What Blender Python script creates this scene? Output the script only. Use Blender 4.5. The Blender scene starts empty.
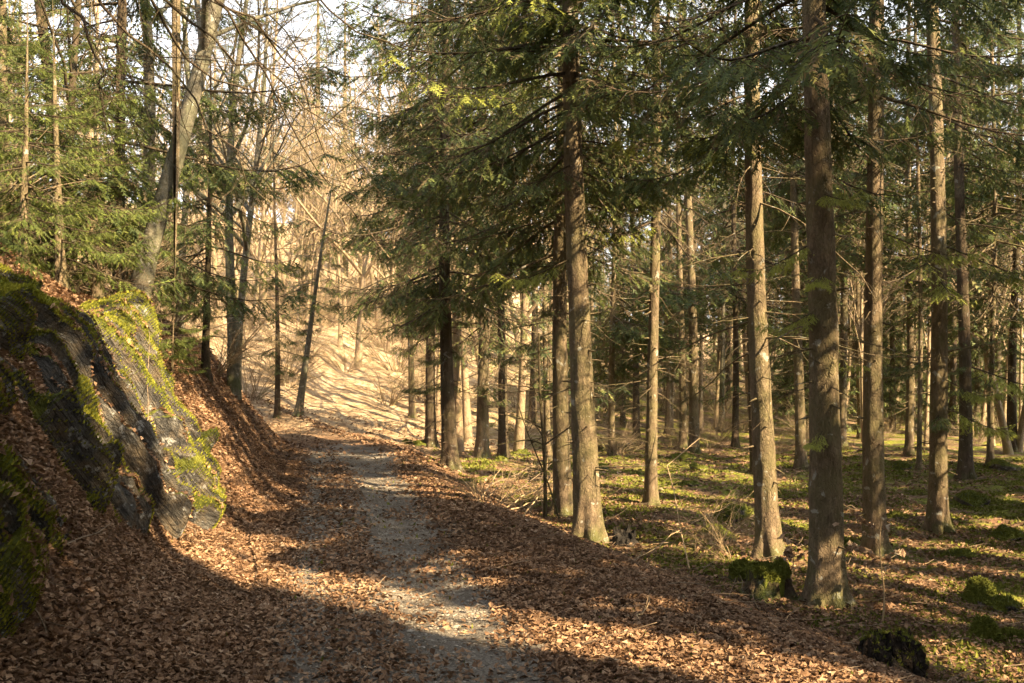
import bpy, math, time
import numpy as np
T0 = time.time()
sc = bpy.context.scene
COL = sc.collection
# ------------------------------------------------------------------ camera, sky, sun, exposure
F = 996.0; HORIZON = 370.0; EYE = 1.6
cam_d = bpy.data.cameras.new('camera'); cam = bpy.data.objects.new('camera', cam_d); COL.objects.link(cam)
cam.location = (0, 0, EYE); cam.rotation_euler = (math.pi/2, 0, 0)
cam_d.sensor_width = 36; cam_d.lens = 36*F/1024; cam_d.shift_y = (HORIZON-341.5)/1024
cam_d.clip_start = 0.1; cam_d.clip_end = 3000
sc.camera = cam
SUN_EL = math.radians(36); SUN_H = np.array([0.78, -0.62]); SUN_H /= np.linalg.norm(SUN_H)
S = np.array([SUN_H[0]*math.cos(SUN_EL), SUN_H[1]*math.cos(SUN_EL), math.sin(SUN_EL)])
w = bpy.data.worlds.new('World'); sc.world = w; w.use_nodes = True
wn = w.node_tree.nodes; wl = w.node_tree.links
bg = wn['Background']; sky = wn.new('ShaderNodeTexSky'); sky.sky_type = 'NISHITA'; sky.sun_disc = False
sky.sun_elevation = SUN_EL; sky.sun_rotation = math.atan2(SUN_H[0], SUN_H[1])
sky.air_density = 1.0; sky.dust_density = 2.5; sky.ozone_density = 0.6
hs = wn.new('ShaderNodeHueSaturation'); hs.inputs['Saturation'].default_value = 0.20
wl.new(sky.outputs[0], hs.inputs['Color']); wl.new(hs.outputs[0], bg.inputs[0]); bg.inputs[1].default_value = 0.09
sd = bpy.data.lights.new('sun', 'SUN'); sd.energy = 5.0; sd.angle = math.radians(0.5); sd.color = (1.0, 0.765, 0.465)
so = bpy.data.objects.new('sun', sd); COL.objects.link(so)
from mathutils import Vector
so.rotation_euler = Vector(S).to_track_quat('Z', 'Y').to_euler()
so.location = (20, -20, 30)
vs = sc.view_settings; vs.view_transform = 'Standard'; vs.look = 'None'; vs.gamma = 1; vs.use_curve_mapping = False
vs.exposure = 2.45
sc.render.engine = 'CYCLES'
cy = sc.cycles; cy.max_bounces = 6; cy.diffuse_bounces = 4; cy.glossy_bounces = 2; cy.transmission_bounces = 4
cy.use_denoising = True; cy.sample_clamp_indirect = 6.0; cy.caustics_reflective = False; cy.caustics_refractive = False

# ------------------------------------------------------------------ noise
def _hash(ix, iy, iz, seed):
    n = (ix*374761393 + iy*668265263 + iz*2147483647 + seed*1274126177) & 0xffffffff
    n = ((n ^ (n >> 13))*1274126177) & 0xffffffff
    n = ((n ^ (n >> 16))*2246822519) & 0xffffffff
    return ((n ^ (n >> 15)) & 0xffff)/65535.0
def noise(x, y, z=None, seed=0):
    x = np.asarray(x, float); y = np.asarray(y, float); z = np.zeros_like(x) if z is None else np.asarray(z, float)
    ix = np.floor(x).astype(np.int64); iy = np.floor(y).astype(np.int64); iz = np.floor(z).astype(np.int64)
    fx, fy, fz = x-ix, y-iy, z-iz
    fx, fy, fz = [f*f*(3-2*f) for f in (fx, fy, fz)]
    r = 0
    for a in (0, 1):
        for b in (0, 1):
            for c in (0, 1):
                r = r + _hash(ix+a, iy+b, iz+c, seed)*(fx if a else 1-fx)*(fy if b else 1-fy)*(fz if c else 1-fz)
    return r*2-1
def fbm(x, y, z=None, seed=0, o=4):
    s = 0; a = 1.0; t = 0
    x = np.asarray(x, float); y = np.asarray(y, float); z = np.zeros_like(x) if z is None else np.asarray(z, float)
    for k in range(o):
        f = 2.03**k
        s = s + a*noise(x*f+k*17.3, y*f+k*5.1, z*f+k*9.7, seed+k); t += a; a *= 0.5
    return s/t
def sst(a, b, x):
    t = np.clip((np.asarray(x, float)-a)/(b-a), 0, 1); return t*t*(3-2*t)
def softpos(x, k=0.15): return 0.5*(x+np.sqrt(x*x+k*k))-0.5*k*0.5

# ------------------------------------------------------------------ terrain
def path_c(y):
    y = np.asarray(y, float)
    return 0.58-0.19*y-0.045*np.maximum(0, y-20)**2*(y < 1e9)
def height(x, y, fine=True):
    x = np.asarray(x, float); y = np.asarray(y, float)
    yc = np.minimum(y, 29.0)
    c = path_c(yc)
    # left bank
    wob = 0.25*noise(y*0.5, y*0+3.3, seed=4)
    u = c-1.15-x+wob
    k1 = 1.65-0.60*sst(10.3, 12.5, y)
    foot = np.interp(y, [3, 5.4, 10.3, 12.5], [1.15, 1.0, 0.55, 0.25])
    b = 0.30*softpos(u)+k1*softpos(u-foot)
    l1 = 1.80-0.10*sst(11, 15, y)+0.35*sst(7, 9.5, y)+0.15*noise(y*0.6, x*0.2, seed=8)
    b = np.where(b < l1, b, l1+0.40*(b-l1)); b = np.where(b < 3.5, b, 3.5+0.45*(b-3.5))
    b = np.minimum(b, 9+0.05*b)
    b = b*(1-sst(22, 30, y))+b*sst(22, 30, y)*0.35
    # right shoulder and lower forest floor
    half = 1.0+1.4*(1-sst(3, 16, y))
    v = x-(c+half)
    drop = -0.42*sst(0.0, 1.5, v)-0.25*sst(1.5, 7, v)
    drop = drop*(1-0.0*sst(20, 26, y))
    # hillsides
    r = (y-25.5)-0.55*(x+5)
    left = 1-sst(-4, 9, x)
    slope = 0.085+0.09*left
    hill = slope*softpos(r, 2.0)
    cap = 15+17*left
    hill = cap*np.tanh(hill/cap)
    z = np.where(u > 0, b, 0)+drop+hill
    if fine:
        fl = sst(0.6, 2.5, v)
        z = z+fl*(0.11*fbm(x*0.9, y*0.9, seed=21, o=3)+0.05*np.maximum(0, noise(x*2.1, y*2.1, seed=5)))
        z = z+0.02*fbm(x*2.5, y*2.5, seed=31, o=3)
        bank = sst(0.2, 1.2, u)
        z = z+bank*0.16*fbm(x*1.3, y*1.3, seed=12, o=4)
        rut = np.exp(-((x-c-0.27)/0.32)**2)+np.exp(-((x-c+0.65)/0.28)**2)
        z = z-0.035*rut
        z = z+sst(26, 34, y)*0.3*fbm(x*0.25, y*0.25, seed=51, o=3)
    return z
def H1(x, y): return float(height(np.array([x]), np.array([y]))[0])
def ray(px, py, dmax=120):
    """the point of the terrain under a pixel"""
    d = np.concatenate([np.arange(3, 30, 0.02), np.arange(30, dmax, 0.1)])
    x = (px-512)/F*d; z = EYE-(py-HORIZON)/F*d
    k = np.nonzero(z < height(x, d))[0]
    i = k[0] if len(k) else len(d)-1
    return x[i], d[i], H1(x[i], d[i])
def at(px, py, d): return np.array([(px-512)/F*d, d, EYE-(py-HORIZON)/F*d])

# where the canopy lets the sun through (gaps in the crowns), by where the ray would land
def gaps(x, y):
    u = x*SUN_H[0]+y*SUN_H[1]; v = -x*SUN_H[1]+y*SUN_H[0]
    n = fbm(u*0.5, v*1.4, seed=71, o=3)
    n2 = fbm(u*0.7, v*0.9, seed=77, o=2)
    p = np.zeros_like(u)
    def band(v0, hw, q, a=0.15, u0=-99, u1=99):
        nonlocal p
        p = np.maximum(p, q*((np.abs(v-v0-a*n) < hw*(1+0.6*n2)) & (u > u0) & (u < u1)))
    band(5.07, 0.34, 1.0, 0.1)
    band(9.9, 0.35, 0.97, 0.0, -12, -6.0)
    band(13.6, 0.85, 0.95, 0.0, -13, -7.5)
    band(4.45, 0.10, 0.8, 0.3, -9, -1)
    band(10.35, 0.30, 1.0); band(11.7, 0.22, 1.0); band(13.6, 0.34, 1.0); band(16.3, 0.4, 1.0)
    band(8.2, 0.12, 0.8, 0.5, -20, -9)
    p = np.maximum(p, 0.97*((u < -7.2) & (v > 3.9) & (v < 6.5) & (n2 > -0.35)))
    p = np.maximum(p, 0.7*((y > 21) & (x < path_c(np.minimum(y, 29))-1.6) & (n > 0.0)))
    p = np.maximum(p, 0.9*((y > 12) & (x < path_c(np.minimum(y, 29))-1.4) & (n2 > 0.08)))
    p = np.maximum(p, 0.9*((y > 27) & (x > 2) & (n > 0.12)))
    p = np.maximum(p, 0.9*((u < -9.5) & (n > -0.10) & (v > 3)))
    q_ = x/np.maximum(y, 1.0)
    p = np.maximum(p, 0.98*((y > 24.5) & (y < 48) & (q_ > -0.25) & (q_ < -0.03) & (n > -0.65)))
    p = np.maximum(p, 0.95*((y > 31) & (x < 1.5) & (n > -0.4)))
    p = np.maximum(p, 0.95*((y > 14) & (x > 2.0) & (fbm(u*0.35, v*0.8, seed=91, o=3) > 0.17)))
    for cx, cy_, r in ((3.3, 9.0, 0.75), (3.5, 7.0, 0.7), (4.6, 8.3, 0.4), (0.9, 10.4, 0.5), (2.35, 8.7, 0.45)):
        p = np.maximum(p, 0.97*((((u-(cx*SUN_H[0]+cy_*SUN_H[1]))*0.5)**2+(v-(-cx*SUN_H[1]+cy_*SUN_H[0]))**2) < r*r*0.5))
    return p
def land(P):
    """ground point that a ray of sun passing through P would reach"""
    t = P[:, 2]/S[2]
    for _ in range(4):
        g = P[:, :2]-t[:, None]*S[:2]
        hz = np.minimum(height(g[:, 0], g[:, 1], False), P[:, 2])
        t = 0.5*t+0.5*(P[:, 2]-hz)/S[2]
    return P[:, :2]-t[:, None]*S[:2]

# ------------------------------------------------------------------ mesh helpers
class MB:
    def __init__(s): s.V = []; s.T = []; s.M = []; s.A = []; s.n = 0
    def add(s, V, T, m=0, a=0.5):
        V = np.asarray(V, float).reshape(-1, 3); T = np.asarray(T, np.int64).reshape(-1, 3)
        s.V.append(V); s.T.append(T+s.n); s.n += len(V)
        s.M.append(np.full(len(T), m, np.int32) if np.isscalar(m) else np.asarray(m, np.int32))
        s.A.append(np.full(len(T), a, np.float32) if np.isscalar(a) else np.asarray(a, np.float32))
    def build(s, name, mats, parent=None, smooth=False, loc=None):
        V = np.concatenate(s.V); T = np.concatenate(s.T); M = np.concatenate(s.M); A = np.concatenate(s.A)
        me = bpy.data.meshes.new(name)
        me.vertices.add(len(V)); me.vertices.foreach_set('co', V.astype(np.float32).ravel())
        me.loops.add(len(T)*3); me.loops.foreach_set('vertex_index', T.astype(np.int32).ravel())
        me.polygons.add(len(T)); me.polygons.foreach_set('loop_start', np.arange(0, len(T)*3, 3, dtype=np.int32))
        me.polygons.foreach_set('material_index', M)
        sm = np.zeros(len(T), bool)
        if smooth is True: sm[:] = True
        elif smooth is not False: sm = np.isin(M, smooth)
        me.polygons.foreach_set('use_smooth', sm)
        for m in (mats if isinstance(mats, (list, tuple)) else [mats]): me.materials.append(m)
        at_ = me.attributes.new('v', 'FLOAT', 'FACE'); at_.data.foreach_set('value', A)
        me.update(calc_edges=True)
        o = bpy.data.objects.new(name, me); COL.objects.link(o)
        if parent is not None: o.parent = parent
        if loc is not None: o.location = loc
        return o
def grid_tris(nu, nv, wrap=False):
    """quads of a nu x nv vertex grid as triangles; wrap joins the last column of v to the first"""
    i = np.arange(nu-1)[:, None]; j = np.arange(nv if wrap else nv-1)[None, :]
    a = i*nv+j; b = i*nv+(j+1) % nv; c = (i+1)*nv+(j+1) % nv; d = (i+1)*nv+j
    return np.concatenate([np.stack([a, b, c], -1).reshape(-1, 3), np.stack([a, c, d], -1).reshape(-1, 3)])
def tubes(P, R, sides=3):
    """B polylines of n points -> tube vertices and triangles"""
    P = np.asarray(P, float); R = np.asarray(R, float)
    B, n = P.shape[:2]
    D = np.gradient(P, axis=1); D /= np.linalg.norm(D, axis=2, keepdims=True)+1e-9
    up = np.where(np.abs(D[:, :1, 2:3]) > 0.9, np.array([1., 0, 0]), np.array([0, 0, 1.]))
    up = np.broadcast_to(up, D.shape)
    X = np.cross(D, up); X /= np.linalg.norm(X, axis=2, keepdims=True)+1e-9
    Y = np.cross(D, X)
    a = np.arange(sides)*2*math.pi/sides
    V = P[:, :, None]+R[:, :, None, None]*(np.cos(a)[None, None, :, None]*X[:, :, None]+np.sin(a)[None, None, :, None]*Y[:, :, None])
    t = grid_tris(n, sides, True)
    T = (t[None]+(np.arange(B)*n*sides)[:, None, None]).reshape(-1, 3)
    return V.reshape(-1, 3), T
def unit(v): return v/(np.linalg.norm(v, axis=-1, keepdims=True)+1e-9)
def polyline(p0, d, L, n, rng, droop=0.0, wig=0.1):
    """B polylines from points p0 (B,3), unit directions d (B,3), lengths L (B)"""
    B = len(p0); P = np.zeros((B, n, 3)); P[:, 0] = p0; dd = d.copy()
    for k in range(1, n):
        dd = unit(dd+rng.normal(0, wig, (B, 3))+np.array([0, 0, -droop])/n)
        P[:, k] = P[:, k-1]+dd*(L/(n-1))[:, None]
    return P
def pick(P, R, idx, t):
    """point and radius on polylines idx at parameter t"""
    n = P.shape[1]; f = t*(n-1); i = np.clip(f.astype(int), 0, n-2); g = (f-i)[:, None]
    a = P[idx, i]; b = P[idx, i+1]
    return a*(1-g)+b*g, unit(b-a), R[idx, i]*(1-g[:, 0])+R[idx, i+1]*g[:, 0]
def empty(name, loc, label, cat, group=None):
    o = bpy.data.objects.new(name, None); COL.objects.link(o); o.location = loc; o.empty_display_size = 0.2
    o['label'] = label; o['category'] = cat
    if group: o['group'] = group
    return o
def tag(o, label=None, cat=None, group=None, kind=None):
    for k, v in (('label', label), ('category', cat), ('group', group), ('kind', kind)):
        if v: o[k] = v
    return o

# ------------------------------------------------------------------ materials
def new_mat(name):
    m = bpy.data.materials.new(name); m.use_nodes = True; nt = m.node_tree
    b = nt.nodes['Principled BSDF']; b.inputs['Roughness'].default_value = 0.9
    b.inputs['Specular IOR Level'].default_value = 0.2
    return m, nt, b
def ntex(nt, scale, detail=4, rough=0.6, vec=None, dist=0.0):
    n = nt.nodes.new('ShaderNodeTexNoise'); n.inputs['Scale'].default_value = scale; n.inputs['Detail'].default_value = detail
    n.inputs['Roughness'].default_value = rough; n.inputs['Distortion'].default_value = dist
    if vec: nt.links.new(vec, n.inputs['Vector'])
    return n.outputs[0]
def coords(nt, scale=(1, 1, 1), kind='Object', rot=(0, 0, 0)):
    c = nt.nodes.new('ShaderNodeTexCoord'); m = nt.nodes.new('ShaderNodeMapping')
    m.inputs['Scale'].default_value = scale; m.inputs['Rotation'].default_value = rot
    nt.links.new(c.outputs[kind], m.inputs[0]); return m.outputs[0]
def gcoords(nt, scale=(1, 1, 1)):
    c = nt.nodes.new('ShaderNodeNewGeometry'); m = nt.nodes.new('ShaderNodeMapping')
    m.inputs['Scale'].default_value = scale
    nt.links.new(c.outputs['Position'], m.inputs[0]); return m.outputs[0]
def ramp(nt, fac, stops):
    r = nt.nodes.new('ShaderNodeValToRGB'); e = r.color_ramp.elements
    while len(e) < len(stops): e.new(0.5)
    for k, (p, c) in enumerate(stops):
        e[k].position = p; e[k].color = (*c, 1) if len(c) == 3 else c
    nt.links.new(fac, r.inputs[0]); return r.outputs[0]
def mixc(nt, fac, a, b, mode='MIX'):
    m = nt.nodes.new('ShaderNodeMix'); m.data_type = 'RGBA'; m.blend_type = mode
    if isinstance(fac, (int, float)): m.inputs[0].default_value = fac
    else: nt.links.new(fac, m.inputs[0])
    for s, q in ((6, a), (7, b)):
        if isinstance(q, tuple): m.inputs[s].default_value = (*q, 1)
        else: nt.links.new(q, m.inputs[s])
    return m.outputs[2]
def mth(nt, op, a, b=None, clamp=False):
    m = nt.nodes.new('ShaderNodeMath'); m.operation = op; m.use_clamp = clamp
    for s, q in ((0, a), (1, b)):
        if q is None: continue
        if isinstance(q, (int, float)): m.inputs[s].default_value = q
        else: nt.links.new(q, m.inputs[s])
    return m.outputs[0]
def attr(nt, name):
    a = nt.nodes.new('ShaderNodeAttribute'); a.attribute_name = name; return a.outputs['Fac']
def bump(nt, b, h, strength=0.6, dist=0.02):
    n = nt.nodes.new('ShaderNodeBump'); n.inputs['Strength'].default_value = strength; n.inputs['Distance'].default_value = dist
    nt.links.new(h, n.inputs['Height']); nt.links.new(n.outputs[0], b.inputs['Normal']); return n
def voro(nt, scale, vec, out='Distance', feature='F1'):
    v = nt.nodes.new('ShaderNodeTexVoronoi'); v.feature = feature; v.inputs['Scale'].default_value = scale
    nt.links.new(vec, v.inputs['Vector']); return v.outputs[out]

def bark_mat(name, dark, mid, light, lichen=0.0, moss=0.0, stretch=0.35):
    m, nt, b = new_mat(name)
    v = coords(nt, (1, 1, stretch)); v0 = coords(nt)
    n1 = ntex(nt, 14, 5, 0.65, v); n2 = ntex(nt, 2.2, 4, 0.6, v0); n3 = ntex(nt, 60, 3, 0.6, v)
    vd = nt.nodes.new('ShaderNodeVectorMath'); vd.operation = 'MULTIPLY_ADD'
    nd = nt.nodes.new('ShaderNodeTexNoise'); nd.inputs['Scale'].default_value = 20; nt.links.new(v, nd.inputs['Vector'])
    nt.links.new(nd.outputs['Color'], vd.inputs[0]); vd.inputs[1].default_value = (0.05, 0.05, 0.05); nt.links.new(v, vd.inputs[2])
    vv = voro(nt, 52, vd.outputs[0], 'Distance', 'DISTANCE_TO_EDGE')
    c = ramp(nt, mth(nt, 'ADD', mth(nt, 'MULTIPLY', n1, 0.7), mth(nt, 'MULTIPLY', n3, 0.3)), [(0.30, dark), (0.52, mid), (0.72, light)])
    c = mixc(nt, ramp(nt, vv, [(0.0, (0.4,)*3), (0.09, (0, 0, 0))]), c, tuple(q*0.45 for q in dark))
    c = mixc(nt, ramp(nt, n2, [(0.45, (0, 0, 0)), (0.62, (0.6,)*3)]), c, tuple(q*1.1 for q in (mid[0]*0.8, mid[1]*0.95, mid[2]*0.7)))
    if lichen:
        l = ramp(nt, ntex(nt, 7, 4, 0.6, v0, 0.3), [(0.62, (0, 0, 0)), (0.66, (lichen,)*3)])
        c = mixc(nt, l, c, (0.42, 0.42, 0.36))
    if moss:
        sep = nt.nodes.new('ShaderNodeSeparateXYZ'); nt.links.new(coords(nt), sep.inputs[0])
        low = ramp(nt, mth(nt, 'MULTIPLY', sep.outputs[2], 1.0), [(0.0, (1, 1, 1)), (0.9, (0.25, 0.25, 0.25))])
        f = mth(nt, 'MULTIPLY', mth(nt, 'MULTIPLY', ramp(nt, ntex(nt, 3, 5, 0.65, v0), [(0.42, (0, 0, 0)), (0.62, (1, 1, 1))]), moss), low)
        c = mixc(nt, f, c, (0.075, 0.10, 0.02))
    nt.links.new(c, b.inputs['Base Color'])
    bump(nt, b, mth(nt, 'ADD', mth(nt, 'MULTIPLY', mth(nt, 'MINIMUM', vv, 0.12), 2.0), mth(nt, 'MULTIPLY', n1, 1.6)), 1.0, 0.02)
    return m
M_SPRUCE = bark_mat('spruce_bark', (0.058, 0.043, 0.027), (0.165, 0.121, 0.076), (0.29, 0.220, 0.148), 0.6, 0.55)
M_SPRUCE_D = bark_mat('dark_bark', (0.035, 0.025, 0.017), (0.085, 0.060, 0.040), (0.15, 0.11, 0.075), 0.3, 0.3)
M_BEECH = bark_mat('beech_bark', (0.07, 0.062, 0.048), (0.165, 0.145, 0.11), (0.28, 0.25, 0.19), 0.7, 0.5, 0.8)
M_TAN = bark_mat('tan_bark', (0.15, 0.11, 0.07), (0.32, 0.235, 0.15), (0.44, 0.34, 0.23), 0.0, 0.0, 0.5)

def needle_mat(name, stops, trans=0.3):
    m, nt, b = new_mat(name)
    a = attr(nt, 'v')
    c = ramp(nt, a, stops)
    hv = nt.nodes.new('ShaderNodeHueSaturation'); nt.links.new(c, hv.inputs['Color'])
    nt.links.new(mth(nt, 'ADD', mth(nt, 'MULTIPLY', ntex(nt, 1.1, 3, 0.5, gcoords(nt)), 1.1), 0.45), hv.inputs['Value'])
    nt.links.new(hv.outputs[0], b.inputs['Base Color']); b.inputs['Roughness'].default_value = 0.6
    t = nt.nodes.new('ShaderNodeBsdfTranslucent'); nt.links.new(hv.outputs[0], t.inputs[0])
    mx = nt.nodes.new('ShaderNodeMixShader'); mx.inputs[0].default_value = trans
    nt.links.new(b.outputs[0], mx.inputs[1]); nt.links.new(t.outputs[0], mx.inputs[2])
    nt.links.new(mx.outputs[0], nt.nodes['Material Output'].inputs[0])
    return m
M_NEEDLE = needle_mat('spruce_needles', [(0.0, (0.07, 0.098, 0.046)), (0.45, (0.125, 0.16, 0.055)), (0.78, (0.22, 0.245, 0.07)), (0.84, (0.19, 0.145, 0.085)), (0.93, (0.21, 0.16, 0.09)), (0.96, (0.30, 0.33, 0.07)), (1.0, (0.34, 0.37, 0.08))], 0.42)  # last two stops are the painted sunlit tone of the extra boughs
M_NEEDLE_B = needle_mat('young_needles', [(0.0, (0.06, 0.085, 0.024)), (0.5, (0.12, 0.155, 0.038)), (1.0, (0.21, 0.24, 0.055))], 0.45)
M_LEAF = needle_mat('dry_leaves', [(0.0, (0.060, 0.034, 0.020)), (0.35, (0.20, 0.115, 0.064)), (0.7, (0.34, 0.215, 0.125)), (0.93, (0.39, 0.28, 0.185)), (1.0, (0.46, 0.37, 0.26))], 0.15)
def plain(name, stops, scale=6, rough=0.9):
    m, nt, b = new_mat(name)
    n = ntex(nt, scale, 5, 0.65, coords(nt)); nt.links.new(ramp(nt, n, stops), b.inputs['Base Color'])
    b.inputs['Roughness'].default_value = rough; bump(nt, b, n, 0.6, 0.01); return m
M_STICK = plain('dead_wood', [(0.35, (0.10, 0.07, 0.045)), (0.65, (0.28, 0.21, 0.14))], 20)
M_STRAW = plain('pale_dead_twig', [(0.35, (0.26, 0.18, 0.10)), (0.65, (0.45, 0.34, 0.20))], 20)
M_PEBBLE, nt, b = new_mat('pebble')
nt.links.new(ramp(nt, attr(nt, 'v'), [(0, (0.10, 0.088, 0.07)), (0.6, (0.23, 0.20, 0.16)), (1, (0.38, 0.34, 0.28))]), b.inputs['Base Color'])
M_MOSS, nt, b = new_mat('moss')
_n = ntex(nt, 5, 5, 0.7, gcoords(nt)); _f = ntex(nt, 90, 3, 0.7, gcoords(nt))
nt.links.new(mixc(nt, attr(nt, 'v'), ramp(nt, _n, [(0.3, (0.06, 0.072, 0.014)), (0.5, (0.12, 0.14, 0.02)), (0.7, (0.21, 0.22, 0.035))]), (0.20, 0.21, 0.035)), b.inputs['Base Color'])
bump(nt, b, _f, 1.0, 0.02)

M_MOSS_L, nt, b = new_mat('bright_moss')
nt.links.new(mixc(nt, attr(nt, 'v'), (0.14, 0.155, 0.018), (0.36, 0.35, 0.045)), b.inputs['Base Color'])

def rock_mat(name, mossy, up0, up1, nz_=2.2, bias=0.0):
    m, nt, b = new_mat(name)
    v0 = coords(nt); v = v0
    if bias:
        va = nt.nodes.new('ShaderNodeAttribute'); va.attribute_name = 'bed'; v = va.outputs['Vector']
    n1 = ntex(nt, 1.6, 6, 0.72, v, 0.1); n2 = ntex(nt, 5, 5, 0.7, v0); n3 = ntex(nt, 30, 4, 0.7, v0)
    c = ramp(nt, n1, [(0.32, (0.016, 0.016, 0.016)), (0.48, (0.06, 0.057, 0.052)), (0.60, (0.125, 0.117, 0.10)), (0.74, (0.32, 0.31, 0.28))])
    c = mixc(nt, ramp(nt, n2, [(0.45, (0, 0, 0)), (0.65, (0.7,)*3)]), c, (0.20, 0.15, 0.09))
    ck = voro(nt, 2.6, v, 'Distance', 'DISTANCE_TO_EDGE')
    c = mixc(nt, ramp(nt, ck, [(0.0, (0.85,)*3), (0.035, (0, 0, 0))]), c, (0.012, 0.011, 0.010))
    c = mixc(nt, ramp(nt, ntex(nt, 9, 5, 0.7, v0), [(0.58, (0, 0, 0)), (0.64, (0.75,)*3)]), c, (0.40, 0.40, 0.37))
    g = nt.nodes.new('ShaderNodeNewGeometry'); sp = nt.nodes.new('ShaderNodeSeparateXYZ'); nt.links.new(g.outputs['Normal'], sp.inputs[0])
    f = mth(nt, 'ADD', sp.outputs[2], mth(nt, 'MULTIPLY', mth(nt, 'SUBTRACT', ntex(nt, 2.2, 5, 0.7, gcoords(nt)), 0.5), nz_))
    if bias: f = mth(nt, 'ADD', f, mth(nt, 'MULTIPLY', mth(nt, 'SUBTRACT', attr(nt, 'v'), 0.5), bias))
    f = mth(nt, 'ADD', f, mth(nt, 'MULTIPLY', mth(nt, 'SUBTRACT', n3, 0.5), 0.18))
    f = mth(nt, 'MULTIPLY', ramp(nt, f, [(up0, (0, 0, 0)), (up1, (1, 1, 1))]), mossy)
    mc = ramp(nt, ntex(nt, 3.5, 5, 0.7, v0), [(0.32, (0.04, 0.048, 0.012)), (0.5, (0.11, 0.125, 0.02)), (0.68, (0.22, 0.225, 0.035))])
    nt.links.new(mixc(nt, f, c, mc), b.inputs['Base Color'])
    b.inputs['Roughness'].default_value = 0.75
    hh = mth(nt, 'ADD', mth(nt, 'MULTIPLY', n1, 2.0), mth(nt, 'MULTIPLY', n3, 0.8))
    bump(nt, b, hh, 1.0, 0.05)
    return m
M_ROCK = rock_mat('schist_rock', 1.0, 0.44, 0.54, 0.8, 1.5)
M_BOULDER = rock_mat('mossy_boulder', 1.0, 0.10, 0.35)

# ground
M_GROUND, nt, b = new_mat('ground')
G = gcoords(nt); G1 = gcoords(nt, (1, 1, 0.4))
lv = nt.nodes.new('ShaderNodeTexVoronoi'); lv.inputs['Scale'].default_value = 15; nt.links.new(G, lv.inputs['Vector'])
sv = nt.nodes.new('ShaderNodeSeparateColor'); nt.links.new(lv.outputs['Color'], sv.inputs[0])
leafc = ramp(nt, sv.outputs[0], [(0.0, (0.07, 0.040, 0.022)), (0.45, (0.16, 0.088, 0.048)), (0.8, (0.27, 0.16, 0.09)), (1.0, (0.38, 0.26, 0.155))])
ln = ntex(nt, 0.8, 5, 0.65, G)
leafc = mixc(nt, ramp(nt, ln, [(0.35, (0.65,)*3), (0.6, (0, 0, 0))]), leafc, (0.075, 0.05, 0.03))
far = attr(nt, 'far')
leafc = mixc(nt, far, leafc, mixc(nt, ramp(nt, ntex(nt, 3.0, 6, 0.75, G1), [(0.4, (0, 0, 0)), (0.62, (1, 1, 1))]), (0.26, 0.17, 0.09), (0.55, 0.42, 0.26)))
mossn = ntex(nt, 1.3, 6, 0.7, G)
mossm = mth(nt, 'MULTIPLY', ramp(nt, mossn, [(0.46, (0, 0, 0)), (0.55, (1, 1, 1))]), attr(nt, 'moss'))
mossc = ramp(nt, ntex(nt, 6, 5, 0.7, G), [(0.3, (0.06, 0.066, 0.012)), (0.5, (0.16, 0.175, 0.02)), (0.7, (0.32, 0.30, 0.045))])
c = mixc(nt, mossm, leafc, mossc)
grn = ntex(nt, 70, 4, 0.7, G); grl = ntex(nt, 2.0, 4, 0.6, G)
gravc = ramp(nt, grn, [(0.3, (0.12, 0.10, 0.08)), (0.5, (0.25, 0.218, 0.178)), (0.7, (0.42, 0.375, 0.31))])
gravc = mixc(nt, ramp(nt, grl, [(0.42, (0, 0, 0)), (0.6, (0.6,)*3)]), gravc, (0.11, 0.085, 0.06))
pm = mth(nt, 'ADD', attr(nt, 'path'), mth(nt, 'MULTIPLY', mth(nt, 'SUBTRACT', ntex(nt, 4, 5, 0.7, G), 0.5), 1.5))
pm = mth(nt, 'MULTIPLY', ramp(nt, pm, [(0.38, (0, 0, 0)), (0.55, (1, 1, 1))]), ramp(nt, attr(nt, 'path'), [(0.0, (0, 0, 0)), (0.12, (1, 1, 1))]))
c = mixc(nt, pm, c, gravc)
nt.links.new(c, b.inputs['Base Color'])
bump(nt, b, mth(nt, 'ADD', mth(nt, 'MULTIPLY', lv.outputs['Distance'], 1.0), mth(nt, 'ADD', grn, mth(nt, 'MULTIPLY', mossn, 1.5))), 0.9, 0.04)

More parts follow.
